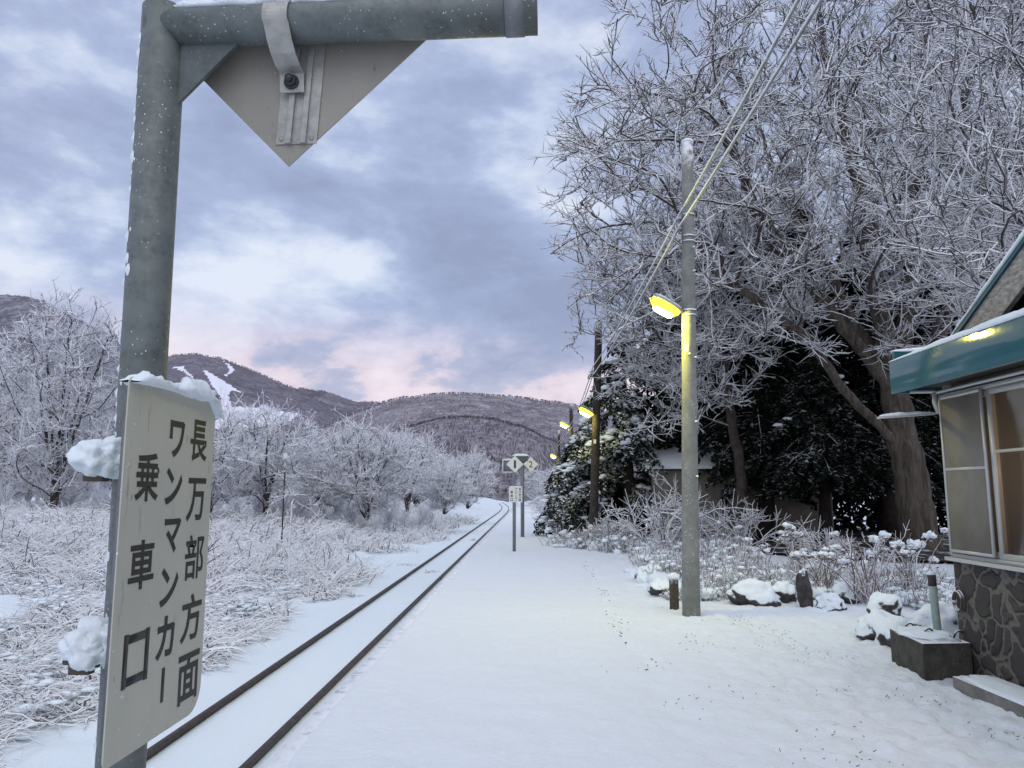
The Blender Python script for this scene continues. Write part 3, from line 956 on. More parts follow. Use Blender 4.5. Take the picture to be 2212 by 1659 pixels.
n.set(Base_Color=n.mix(n.map(n.noise(n.coord('Object', (2, 3, 9)), 4, 6, .7), .35, .7), (.20, .185, .165), (.46, .44, .40)), Roughness=.85).bump(n.noise(n.coord('Object', (2, 2, 12)), 5, 5), .3, .01)
M_TIMBER = n.m
st_ = empty('station_building', (4.0, 7.42, 0), 'small station building with teal fascia, sliding windows and a dark rubble stone base', 'building')
YN = -3.0
box('stone_base', (3.97, YN, -.25), (8.5, 7.44, 1.05), M_STONE, st_, .02)
# wall above: far end wall, top band over the windows
g = Geo()
box_geo(g, (4.06, 7.30, 1.052), (8.5, 7.41, 2.66)); box_geo(g, (4.03, YN, 2.575), (4.2, 7.299, 2.66)); box_geo(g, (8.3, YN, 1.052), (8.5, 7.299, 2.66))
link('wall', g.mesh('wall', False), M_WALL, st_)
# interior with a warm lamp lit room
n = NT('warm_interior'); n.set(Base_Color=(.38, .25, .13), Roughness=.8); M_INT = n.m
g = Geo(); box_geo(g, (5.3, YN, 1.06), (5.4, 7.29, 2.6)); link('inner_wall', g.mesh('inner_wall', False), M_INT, st_)
wl = bpy.data.lights.new('room_light', 'POINT'); wl.energy = 34; wl.color = (1, .66, .3); wl.shadow_soft_size = .2
wlo = bpy.data.objects.new('room_light', wl); COL.objects.link(wlo); wlo.parent = st_; wlo.location = (.75, -2.3, 1.9)
# windows: sliding sashes in an outer frame
def frame(name, x0, x1, ya, yb, za, zb, t, mt, parent, bars=()):
    g = Geo()
    box_geo(g, (x0, ya, za), (x1, ya + t, zb)); box_geo(g, (x0, yb - t, za), (x1, yb, zb))
    box_geo(g, (x0, ya + t + .0005, za), (x1, yb - t - .0005, za + t)); box_geo(g, (x0, ya + t + .0005, zb - t), (x1, yb - t - .0005, zb))
    for bz in bars: box_geo(g, (x0, ya + t + .0005, bz - .012), (x1, yb - t - .0005, bz + .012))
    return link(name, g.mesh(name, False), mt, parent)


wn = frame('window', 3.945, 4.03, 4.9, 7.42, 1.055, 2.57, .035, M_ALU, st_)
s_ = frame('screen_sash', 3.925, 3.944, 6.70, 7.395, 1.10, 2.545, .028, M_ALU, wn, (1.86,))
box('screen', (3.930, 6.72, 1.12), (3.937, 7.37, 2.53), M_SCREEN, wn, 0)
frame('sash', 3.975, 4.005, 6.635, 7.38, 1.093, 2.53, .05, M_ALU, wn)
frame('sash', 3.945, 3.972, 5.55, 6.66, 1.093, 2.53, .05, M_ALU, wn, (1.99,))
box('pane', (3.955, 5.60, 1.14), (3.96, 6.61, 2.48), M_GLASS, wn, 0)
box('curtain', (4.35, 6.15, 1.06), (4.37, 6.50, 2.5), mat('brown_curtain', (.2, .11, .06), .9).m, st_, 0)
box('sill', (3.90, 4.9, 1.02), (3.968, 7.45, 1.053), M_ALU, st_, .004)
# canopy: soffit, fascia, snow on its edge
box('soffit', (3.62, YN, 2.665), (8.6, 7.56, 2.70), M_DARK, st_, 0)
can = box('fascia', (3.575, YN, 2.60), (3.615, 7.59, 2.93), M_TEAL, st_, .006)
box('fascia_return', (3.618, 7.562, 2.61), (5.2, 7.60, 3.03), M_TEAL, st_, .006)
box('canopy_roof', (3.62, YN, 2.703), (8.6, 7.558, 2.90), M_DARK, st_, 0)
snow_ridge('snow_cap', [(3.60, YN, 2.925), (3.60, 3, 2.925), (3.60, 7.60, 2.925)], .045, .062, st_, seed=4, n=190, k=11, amp=.28, freq=7, thin=lambda t: .95)
snow_ridge('snow_cap', [(3.59, 7.585, 3.03), (5.2, 7.585, 3.03)], .035, .045, st_, seed=14, n=40, amp=.3, freq=7)
g = Geo(); tube_geo(g, [(3.72, 7.50, 2.615), (3.93, 7.46, 2.612), (3.945, 7.44, 2.60), (3.945, 7.2, 2.60), (3.945, 5, 2.60)], .016, 10)
tube_geo(g, [(3.93, 7.46, 2.60), (3.93, 7.465, 2.5), (3.96, 7.46, 2.40)], .022, 10)
link('conduit', g.mesh('conduit'), M_ALU, st_)
# gable over the canopy: weathered barge board under a teal trim
def yzprism(name, pts, x0, x1, mt, parent, bev=0):
    me = prism_mesh(name, [(x0, a, b) for a, b in pts], (x1 - x0, 0, 0))
    if bev: bevel_mesh(me, bev)
    return link(name, me, mt, parent)


SL = (3.674 - 3.167) / (7.049 - 6.057)
def gz(y): return 3.167 + (7.049 - y) * SL
ya_, yb_ = 7.45, 3.4
yzprism('barge_board', [(ya_, gz(ya_) - .05), (yb_, gz(yb_) - .05), (yb_, gz(yb_) - .35), (ya_, gz(ya_) - .35)], 4.0, 4.05, M_TIMBER, st_, .004)
yzprism('barge_trim', [(ya_ + .02, gz(ya_ + .02)), (yb_, gz(yb_)), (yb_, gz(yb_) - .055), (ya_ + .02, gz(ya_ + .02) - .055)], 3.975, 4.06, mat('dull_teal', (.02, .085, .125), .6).m, st_, .003)
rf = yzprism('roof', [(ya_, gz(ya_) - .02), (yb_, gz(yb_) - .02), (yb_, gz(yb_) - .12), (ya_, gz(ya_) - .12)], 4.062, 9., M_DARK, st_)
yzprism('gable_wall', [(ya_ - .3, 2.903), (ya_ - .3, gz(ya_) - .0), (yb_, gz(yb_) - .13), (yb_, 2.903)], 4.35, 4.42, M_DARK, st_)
snow_ridge('snow_cap', [(4.01, ya_ + .03, gz(ya_ + .03)), (4.01, yb_, gz(yb_))], .05, .05, st_, seed=24, n=110, k=11, amp=.25, freq=8, thin=lambda t: 1)
yzprism('roof_snow', [(ya_, gz(ya_) + .05), (yb_, gz(yb_) + .05), (yb_, gz(yb_) - .015), (ya_, gz(ya_) - .015)], 4.05, 9., M_SNOW, st_, .01)
# slim slotted bracket sticking out past the corner, snow on top
g = Geo()
obox(g, np.array([3.665, 7.50, 2.385]), np.array([.997, 0, .072]), np.array([0, 1., 0]), np.array([-.072, 0, .997]), .27, .035, -.012, .008)
bk = link('bracket', bevel_mesh(g.mesh('bracket', False), .003), M_ALU, st_)
snow_ridge('snow_cap', [(3.40, 7.5, 2.375), (3.76, 7.5, 2.40), (3.93, 7.5, 2.412)], .042, .03, st_, seed=31, n=26, freq=16, thin=lambda t: 1.1 - .6 * t)
# a coil of hose hanging on the stone by the corner
g = Geo()
for i, r0 in enumerate((.075, .062, .07)):
    th = np.linspace(0, TAU, 20)
    tube_geo(g, [(3.945 - .012 * i, 7.33 + math.cos(t) * r0, .66 + math.sin(t) * r0 * 1.25) for t in th], .008, 6)
tag(link('hose_coil', g.mesh('hose_coil'), bark_snow('snowy_hose', (.10, .09, .08), .2, .6)), 'small coil of hose hanging on the dark stone wall', 'hose')

# concrete trough, pipe, hoops, step
tr = empty('concrete_block', (3.6, 7.4, 0), 'low dark concrete block with snow on top against the corner of the stone base', 'concrete block')
fp = [(3.57, 7.95), (3.50, 7.17), (3.96, 7.22), (3.966, 7.95)]
link('body', bevel_mesh(prism_mesh('body', [(a, b, -.1) for a, b in fp], (0, 0, .415)), .015), M_CONC_D, tr)
bm_ = blob_mesh('snow_cap', (3.75, 7.6, .315), (.23, .36, .05), .35, 2.5, 4, -.1, 12)
for v_ in bm_.vertices: v_.co.x = min(max(v_.co.x, 3.505), 3.962); v_.co.y = min(max(v_.co.y, 7.178), 7.95)
link('snow_cap', bm_, M_SNOW, tr)
g = Geo()
M_PIPE = concrete('pale_green_paint', (.25, .34, .29), (.33, .40, .36), .4, 3., .7, .95)
tube_geo(g, [(3.90, 7.66, .2), (3.885, 7.66, .55), (3.875, 7.66, .86)], .036, 18)
pp = tag(link('iron_pipe', g.mesh('iron_pipe'), M_PIPE), 'short upright pale green pipe with a rusty top rising from the snowy block', 'pipe')
g = Geo(); tube_geo(g, [(3.8775, 7.66, .76), (3.875, 7.66, .868)], .0375, 18); link('rusty_collar', g.mesh('rusty_collar'), mat('rust', (.05, .035, .03), .8).m, pp)
link('snow_cap', blob_mesh('snow_cap', (3.875, 7.66, .875), (.042, .042, .025), .2, 2, 3), M_SNOW, pp)
for (hx, hy, r0, lab) in ((3.70, 7.80, .052, 'thin wire hoop in the snow at the back of the block'), (3.74, 7.52, .05, 'snow topped wire hoop just left of the green pipe'), (3.93, 7.35, .06, 'wire hoop between the green pipe and the stone wall')):
    g = Geo(); th = np.linspace(-.1, math.pi + .1, 16)
    tube_geo(g, [(hx + math.cos(t) * r0, hy + .02 * math.cos(t), .335 + math.sin(t) * r0) for t in th], .009, 8)
    tag(link('wire_hoop', g.mesh('wire_hoop'), bark_snow('snowy_wire_hoop', (.05, .045, .04), .45, .8)), lab, 'hoop', 'wire hoops on the block')
stp = empty('concrete_step', (3.75, 6, 0), 'low concrete step with a sheet of snow below the station window', 'step')
link('slab', bevel_mesh(prism_mesh('slab', [(3.60, 6.90, -.1), (3.66, 4.6, -.1), (3.966, 4.6, -.1), (3.966, 6.93, -.1)], (0, 0, .20)), .01), M_CONC_M, stp)
sb = blob_mesh('snow_cap', (3.79, 5.8, .10), (.22, 1.35, .03), .3, 3., 4, -.1, 5)
for v_ in sb.vertices: v_.co.x = min(max(v_.co.x, 3.612 + (6.9 - v_.co.y) * .026), 3.96); v_.co.y = min(max(v_.co.y, 4.61), 6.88)
link('snow_cap', sb, M_SNOW, stp)

# ------------------------------------------------------------------ rocks, stump, slab along the garden edge
def rock_mat(name, lo, hi):
    n = NT(name); v = n.pos()
    f = n.map(n.math('ADD', n.up(), n.math('MULTIPLY', n.math('SUBTRACT', n.noise(v, 9, 5), .5), 1.1)), lo, hi)
    c = n.mix(n.map(n.noise(v, 14, 5), .3, .7), (.03, .027, .027), (.075, .066, .06))
    n.set(Base_Color=n.mix(f, c, SNOWC), Roughness=.85).bump(n.noise(v, 22, 5), .5, .02)
    return n.m


M_ROCK = rock_mat('snowy_rock', -.12, .16)
M_ROCK_BARE = rock_mat('bare_rock', .45, .75)
rocks = [((1632, 1306), (.36, .25, .24), 'wide dark garden rock under thick snow, just right of the concrete lamp post'),
         ((1695, 1300), (.2, .2, .2), 'smaller dark rock between the wide rock and the upright rock'),
         ((1740, 1310), (.11, .1, .36), 'upright narrow rock standing in the garden edge'),
         ((1795, 1316), (.2, .17, .15), 'low rock at the front of the garden edge, snow piled on top'),
         ((1838, 1300), (.22, .2, .2), 'dark rock near the hydrangea stems with snow on its shoulders'),
         ((1880, 1292), (.2, .16, .14), 'flat rock at the right end of the garden edge'),
         ((1905, 1380), (.26, .3, .2), 'snow covered rock at the left end of the block'),
         ((1930, 1396), (.17, .24, .2), 'dark rock touching the back of the concrete block'),
         ((1912, 1335), (.2, .22, .24), 'round rock under a dome of snow behind the block'),
         ((2040, 1330), (.26, .24, .26), 'rock capped with snow between the green pipe and the stone wall'),
         ((1400, 1255), (.24, .4, .2), 'long rock on the garden edge left of the short wooden post'),
         ((1428, 1285), (.2, .3, .18), 'rock beside the short wooden post'),]
for i, ((u, v_), rd, lab) in enumerate(rocks):
    c = atZ(u, v_, 0)
    if u == 2040: c = np.array([4.35, 8.45, .1])
    o = link('garden_rock', blob_mesh('garden_rock', (0, 0, rd[2] * .5), rd, .5, 1.25, 4, seed=i * 1.7), M_ROCK_BARE if u == 1740 else M_ROCK)
    o.location = Vector(c); tag(o, lab, 'rock', 'rocks edging the garden')
p = atZ(1457, 1315, 0)
wp = empty('wooden_post', p, 'short round wooden post with a cap of snow beside the concrete lamp post', 'post')
g = Geo(); tube_geo(g, [tuple(p - up * .1), tuple(p + up * .3), tuple(p + up * .42)], .066, 18); link('post', g.mesh('post'), concrete('old_wood', (.06, .05, .035), (.11, .09, .06), .4, 3.), wp)
link('snow_cap', blob_mesh('snow_cap', p + up * .44, (.09, .09, .065), .3, 2, 3, -.3, 6), M_SNOW, wp)
p = atZ(1395, 1200, 0)
sl_ = empty('stone_slab', p, 'flat dark stone slab with snow on it at the garden edge behind the lamp post', 'slab')
box('slab', p + np.array([-.32, -.1, -.1]), p + np.array([.55, .5, .16]), M_CONC_D, sl_, .02)
link('snow_cap', blob_mesh('snow_cap', p + np.array([.1, .2, .165]), (.46, .33, .05), .2, 3, 4, -.1, 8), M_SNOW, sl_)

bp_ = [atZ(u, v_, 0) + np.array([0, .25, 0]) for u, v_ in ((1385, 1225), (1420, 1262), (1455, 1288), (1520, 1290), (1600, 1290), (1690, 1286), (1790, 1288), (1890, 1280), (1960, 1290))]
o_ = snow_ridge('snow_bank', bp_, .34, .17, None, seed=41, n=120, k=17, amp=.75, freq=2.6, thin=lambda t: 1.)
o_['kind'] = 'stuff'

# ------------------------------------------------------------------ shed behind the trees
A_, B_ = np.array([4.35, 27.2, 0]), np.array([10.3, 26.55, 0]); dv = np.array([-(B_ - A_)[1], (B_ - A_)[0], 0]); dv = dv / np.linalg.norm(dv) * 5.0; al = (B_ - A_) / np.linalg.norm(B_ - A_); dn = dv / 5.0
sh = empty('shed', A_, 'plain grey walled shed with a snow covered roof behind the bare shrubs', 'shed')
M_SHW = concrete('shed_render', (.17, .155, .13), (.24, .22, .19), 0, .5)
link('wall', prism_mesh('wall', [A_ - up * .3, B_ - up * .3, B_ + dv - up * .3, A_ + dv - up * .3], up * 2.7), M_SHW, sh)
e0 = A_ - al * .35 - dn * .4 + up * 2.42; e1 = B_ + al * .35 - dn * .4 + up * 2.42
r0 = A_ - al * .35 + dv * .5 + up * 3.45; r1 = B_ + al * .35 + dv * .5 + up * 3.45; f0 = A_ - al * .35 + dv + dn * .4 + up * 2.42
rv = prism_mesh('roof', [e0, r0, f0], e1 - e0)
link('roof', rv, mat('shed_eaves', (.045, .035, .03), .7).m, sh)
s0 = [q + up * .012 for q in (e0 - dn * .02, r0, f0 + dn * .02)]
sm_ = prism_mesh('snow_cap', [s0[0], s0[0] + up * .11, s0[1] + up * .13, s0[2] + up * .11, s0[2], s0[1]], (e1 - e0))
link('snow_cap', bevel_mesh(sm_, .03), M_SNOW, sh)

# ------------------------------------------------------------------ trees: bare, rimed with snow
class Tree:
    def __init__(self, rng): self.p = []; self.par = []; self.d = []; self.pl = []; self.rmin = []; self.rng = rng

    def add(self, p, par, rmin=0):
        p = np.asarray(p, float); self.p.append(p); self.par.append(par); self.rmin.append(rmin)
        if par >= 0:
            e = p - self.p[par]; L = np.linalg.norm(e); self.d.append(e / (L + 1e-9)); self.pl.append(self.pl[par] + L)
        else:
            self.d.append(np.array([0, 0, 1.])); self.pl.append(0.)
        return len(self.p) - 1

    def stem(self, pts, r0, r1, par=-1):
        pts = np.asarray(pts, float)
        L = np.linalg.norm(np.diff(pts, axis=0), axis=1).cumsum(); L = np.concatenate([[0], L]); n = max(4, int(L[-1] / .6))
        for i, t in enumerate(np.linspace(0, L[-1], n)):
            q = np.array([np.interp(t, L, pts[:, k]) for k in range(3)]) + self.rng.normal(0, .04 + .02 * r0, 3) * (i > 0)
            if par >= 0 and i == 0: continue
            par = self.add(q, par, r0 + (r1 - r0) * t / L[-1])
        return par

    def fill(self, pts, bf=.25, ang=.9, step=.75, jit=.06):
        pts = np.asarray(pts, float)
        S = np.array(self.p)
        dmin = np.array([np.min(((S - q) ** 2).sum(1)) for q in pts])
        for q in pts[np.argsort(dmin)]:
            P = np.array(self.p); e = q - P; L = np.sqrt((e ** 2).sum(1)) + 1e-6
            dot = (e * np.array(self.d)).sum(1) / L
            c = L * (1 + ang * (1 - dot) * .5) + bf * np.array(self.pl)
            i = int(np.argmin(c)); k = max(1, int(L[i] / step))
            a = self.p[i].copy(); d0 = self.d[i] * L[i]
            par = i
            for s in range(1, k + 1):
                t = s / k
                b = a + (q - a) * t + (d0 - (q - a)) * (.35 * t * (1 - t)) + self.rng.normal(0, jit, 3) * (t < 1)
                par = self.add(b, par)

    def finish(self, rt=.012, ex=.45):
        n = len(self.p); self.P = np.array(self.p); w = np.zeros(n); ch = [[] for _ in range(n)]
        for i, q in enumerate(self.par):
            if q >= 0: ch[q].append(i)
        for i in range(n - 1, -1, -1):
            if not ch[i]: w[i] = 1
            if self.par[i] >= 0: w[self.par[i]] += w[i]
        self.r = np.maximum(rt * w ** ex, np.array(self.rmin)); self.ch = ch; self.w = w
        self.chains = []
        stack = [(-1, i) for i in range(n) if self.par[i] < 0]
        while stack:
            par, i = stack.pop(); c = [par, i] if par >= 0 else [i]
            while ch[i]:
                o = sorted(ch[i], key=lambda j: (-self.rmin[j], -w[j]))
                for j in o[1:]: stack.append((i, j))
                i = o[0]; c.append(i)
            self.chains.append(c)

    def mesh_limbs(self, thr, jit=.25):
        big, mid, small = Geo(), Geo(), Geo()
        for c in self.chains:
            if len(c) < 2: continue
            P = self.P[c]; r = self.r[c].copy(); r[0] = min(r[0], r[1] * 1.15) if self.par[c[0]] >= 0 or len(c) and c[0] != 0 else r[0]
            L = np.concatenate([[0], np.linalg.norm(np.diff(P, axis=0), axis=1).cumsum()])
            m = max(3, int(len(c) * 2)); t = np.linspace(0, L[-1], m)
            # smoothed path
            Ps = P.copy(); Ps[1:-1] = P[1:-1] * .5 + (P[:-2] + P[2:]) * .25
            Q = np.stack([np.interp(t, L, Ps[:, k]) for k in range(3)], 1); rr = np.interp(t, L, r)
            Q[1:-1] += self.rng.normal(0, 1, (m - 2, 3)) * np.minimum(rr[1:-1, None] * jit, .03)
            k = 12 if r[0] > .12 else 7 if r[0] > .045 else 5
            (big if r[0] > thr else mid if r[0] > .021 else small).add(*tubes(Q[None], rr[None], k))
        return big, mid, small

    def twigs(self, g, rng, dens=10, rmax=.05, LA=(.35, .9), nB=6, LB=(.12, .38), rA=.011, rB=.008, lift=.25, kA=3):
        par = np.array(self.par); i = np.where((par >= 0) & (self.r < rmax))[0]
        a, b = self.P[par[i]], self.P[i]; L = np.linalg.norm(b - a, axis=1)
        cnt = rng.poisson(L * dens); cnt = np.where(self.w[i] <= 1, cnt + 2, cnt)
        j = np.repeat(np.arange(len(i)), cnt); N = len(j)
        t = rng.random((N, 1)); p = a[j] * (1 - t) + b[j] * t
        e = (b - a)[j] / (L[j][:, None] + 1e-9)
        d = e * .6 + rng.normal(0, .62, (N, 3)) * np.array([1, 1, .5]) + np.array([0, 0, lift])
        d /= np.linalg.norm(d, axis=1, keepdims=True)
        la = rng.uniform(*LA, N)[:, None]
        bend = rng.normal(0, .36, (N, 3)) + np.array([0, 0, .14])
        s = np.linspace(0, 1, 4)[None, :, None]
        PA = p[:, None] + la[:, None] * (d[:, None] * s + bend[:, None] * s * s)
        PA[:, 1:] += rng.normal(0, .018, (N, 3, 3))
        rr = (rA * rng.uniform(.75, 1.25, N))[:, None] * np.array([1.2, 1, .8, .35])[None]
        g.add(*tubes(PA, rr, kA))
        M = N * nB; jj = np.repeat(np.arange(N), nB); tt = rng.uniform(.15, 1, M)
        q = tt * 3; f = np.minimum(q.astype(int), 2); w_ = (q - f)[:, None]
        pb = PA[jj, f] * (1 - w_) + PA[jj, f + 1] * w_
        tn = PA[jj, f + 1] - PA[jj, f]; tn /= (np.linalg.norm(tn, axis=1, keepdims=True) + 1e-9)
        db = tn * .75 + rng.normal(0, .6, (M, 3)) * np.array([1, 1, .6]) + np.array([0, 0, .1]); db /= np.linalg.norm(db, axis=1, keepdims=True)
        lb = (rng.uniform(*LB, M) * (1.15 - .6 * tt))[:, None]
        s3 = np.linspace(0, 1, 3)[None, :, None]
        PB = pb[:, None] + lb[:, None] * (db[:, None] * s3 + (rng.normal(0, .34, (M, 3)) + np.array([0, 0, .12]))[:, None] * s3 * s3)
        rb = (rB * rng.uniform(.7, 1.2, M))[:, None] * np.array([1., .85, .32])[None]
        g.add(*tubes(PB, rb, 3))


def ellipsoid_pts(rng, c, r, n, hollow=.35, zmin=None):
    out = []
    while len(out) < n:
        q = rng.uniform(-1, 1, 3); d = np.linalg.norm(q)
        if d > 1 or d < hollow * rng.random(): continue
        p = np.array(c) + q * np.array(r)
        if zmin is not None and p[2] < zmin: continue
        out.append(p)
    return np.array(out)


def tree_object(name, base, T, lab, cat, thr, tw, group=None, twm=None, bark=None):
    o = empty(name, base, lab, cat, group)
    big, mid, small = T.mesh_limbs(thr)
    T.twigs(small, T.rng, **tw)
    link('trunk', big.mesh('trunk'), bark or M_BARK, o)
    if mid.n: link('limbs', mid.mesh('limbs'), M_LIMB, o)['kind'] = 'stuff'
    link('crown', small.mesh('crown'), twm or M_TWIG, o)
    return o


def copy_tree(o, loc, sc, rz, lab, parent=None):
    c = o.copy(); COL.objects.link(c)
    if parent is None:
        c.location = Vector(loc); c.scale = (sc[0], sc[0], sc[1]); c.rotation_euler.z = rz; c['label'] = lab
    else:
        c.parent = parent
    for k in list(o.children): copy_tree(k, None, None, None, None, c)
    return c


GR = 'big bare trees behind the station'
# the big spreading tree
rng = np.random.default_rng(3)
T = Tree(rng)
b0 = np.array([11.2, 22.4, -.2])
tp = T.stem([b0, b0 + [-.15, 0, 1.2], b0 + [-.35, 0, 2.8], b0 + [-.5, .1, 4.6]], .52, .40)
for pts, r0 in (([(-.5, 0, 4.6), (-.9, -.2, 7.5), (-1.3, -.3, 11), (-1.9, .2, 15.5), (-2.2, 0, 19)], .30), ([(-.5, 0, 4.6), (.3, .3, 8), (.9, .4, 12), (1.5, .3, 18)], .30),
                ([(-.5, 0, 4.6), (-2.4, -.8, 6.6), (-4.4, -1.4, 9.2), (-6.2, -1.8, 13)], .20), ([(-.5, 0, 4.6), (1.5, -.3, 7.5), (3.2, -.4, 11), (5.2, 0, 17)], .24),
                ([(-.5, 0, 3.0), (-1.9, -.4, 4.4), (-3.2, -1.0, 6.0), (-5.4, -1.6, 7.6)], .10), ([(-.5, 0, 4.6), (-1.7, .8, 8), (-3.4, 1.0, 12), (-5, 1, 17)], .2)):
    j = int(np.argmin([np.linalg.norm(q - (b0 + np.array(pts[0]))) for q in T.p]))
    T.stem([T.p[j]] + [b0 + np.array(q) for q in pts[1:]], r0, .05, par=j)
P1 = np.concatenate([ellipsoid_pts(rng, (8.3, 21.2, 10.8), (7.9, 5., 6.8), 720, .5, 6.6), ellipsoid_pts(rng, (11, 22, 13), (6.5, 4, 7), 420, .4, 7), ellipsoid_pts(rng, (4.6, 20.4, 9.2), (4.3, 3., 4.2), 330, .3), ellipsoid_pts(rng, (9.5, 20.2, 7.0), (3.2, 2.0, 2.0), 36, .2)])
T.fill(P1, .16, 1.0, .8)
T.finish(.016, .45)
nb_ = NT('ridged_bark'); v = nb_.coord('Object', (1, 1, .16))
f_ = nb_.noise(v, 7, 6, .65, .6)
sn_ = nb_.map(nb_.math('ADD', nb_.up(), nb_.math('MULTIPLY', nb_.math('SUBTRACT', nb_.noise(nb_.pos(), 9, 4), .5), 1.1)), .45, .8)
nb_.set(Base_Color=nb_.mix(sn_, nb_.mix(nb_.map(f_, .3, .7), (.05, .041, .034), (.15, .125, .105)), SNOWC), Roughness=.9, Specular_IOR_Level=.15).bump(f_, .8, .06)
tree_object('bare_tree', b0 + [0, 0, .2], T, 'huge spreading bare tree rimed with snow, its thick trunk standing left of the station window', 'tree', .10, dict(dens=4.0, lift=.16, nB=5, rmax=.06, rA=.019, rB=.0145, LB=(.15, .45)), GR, None, nb_.m)
# nearer tree behind the building, only its left half in view
rng = np.random.default_rng(5)
T = Tree(rng); b0 = np.array([10.6, 14.2, -.2])
T.stem([b0, b0 + [.1, .1, 2.5], b0 + [0, 0, 5], b0 + [.3, 0, 8], b0 + [.2, 0, 12]], .26, .08)
T.fill(np.concatenate([ellipsoid_pts(rng, (10., 14, 8.2), (3.6, 3, 4.2), 300, .5, 4.4), ellipsoid_pts(rng, (8.3, 13, 6.3), (1.7, 1.6, 1.5), 70, .2)]), .2, 1., .6)
T.finish(.011, .45)
tree_object('bare_tree', b0 + [0, 0, .2], T, 'bare tree behind the station roof with the whitest snow laden branches at the picture edge', 'tree', .07, dict(dens=5.0, lift=.14, nB=5, rmax=.05, rA=.0165, rB=.013), GR)
# slimmer tree leaning out over the lamp posts
rng = np.random.default_rng(8)
T = Tree(rng); b0 = np.array([7.0, 25.2, -.2])
tp = T.stem([b0, b0 + [-.2, -.2, 2.5], b0 + [-.6, -.6, 5], b0 + [-1.1, -1, 8.5], b0 + [-1.6, -1.2, 11]], .2, .06)
T.fill(np.concatenate([ellipsoid_pts(rng, (4.7, 23.6, 7.2), (3.6, 2.4, 3.6), 240, .4), ellipsoid_pts(rng, (4.2, 23, 4.8), (2.3, 1.6, 1.6), 50, .2)]), .2, 1., .7)
T.finish(.0115, .44)
tree_object('bare_tree', b0 + [0, 0, .2], T, 'slim bare tree whose low snowy branches reach over behind the concrete lamp post', 'tree', .06, dict(dens=3.4, lift=.16, nB=5, rmax=.05, rA=.0195, rB=.0155), GR)
# more stems further back on the right
rng = np.random.default_rng(9)
T = Tree(rng); b0 = np.array([16.5, 25., -.2])
tp = T.stem([b0, b0 + [0, 0, 3], b0 + [-.8, 0, 8], b0 + [-1.5, 0, 14], b0 + [-1.6, 0, 20]], .4, .08)
for pts in ([(0, 0, 3.), (1, 0, 8), (2, 0, 14), (3, 0, 20)], [(0, 0, 3), (-1.6, -.5, 6), (-3, -.8, 10), (-4.4, -1, 16)]):
    j = int(np.argmin([np.linalg.norm(q - (b0 + np.array(pts[0]))) for q in T.p])); T.stem([T.p[j]] + [b0 + np.array(q) for q in pts[1:]], .24, .05, par=j)
T.fill(ellipsoid_pts(rng, (15.6, 24.5, 13), (5.5, 4, 8), 520, .4, 5), .15, 1., .9)
T.finish(.017, .45)
tree_object('bare_tree', b0 + [0, 0, .2], T, 'many stemmed tree whose dark limbs fan out high above the station gable', 'tree', .1, dict(dens=2.7, lift=.16, nB=5, rmax=.06, rA=.021, rB=.016, LB=(.15, .45)), GR)

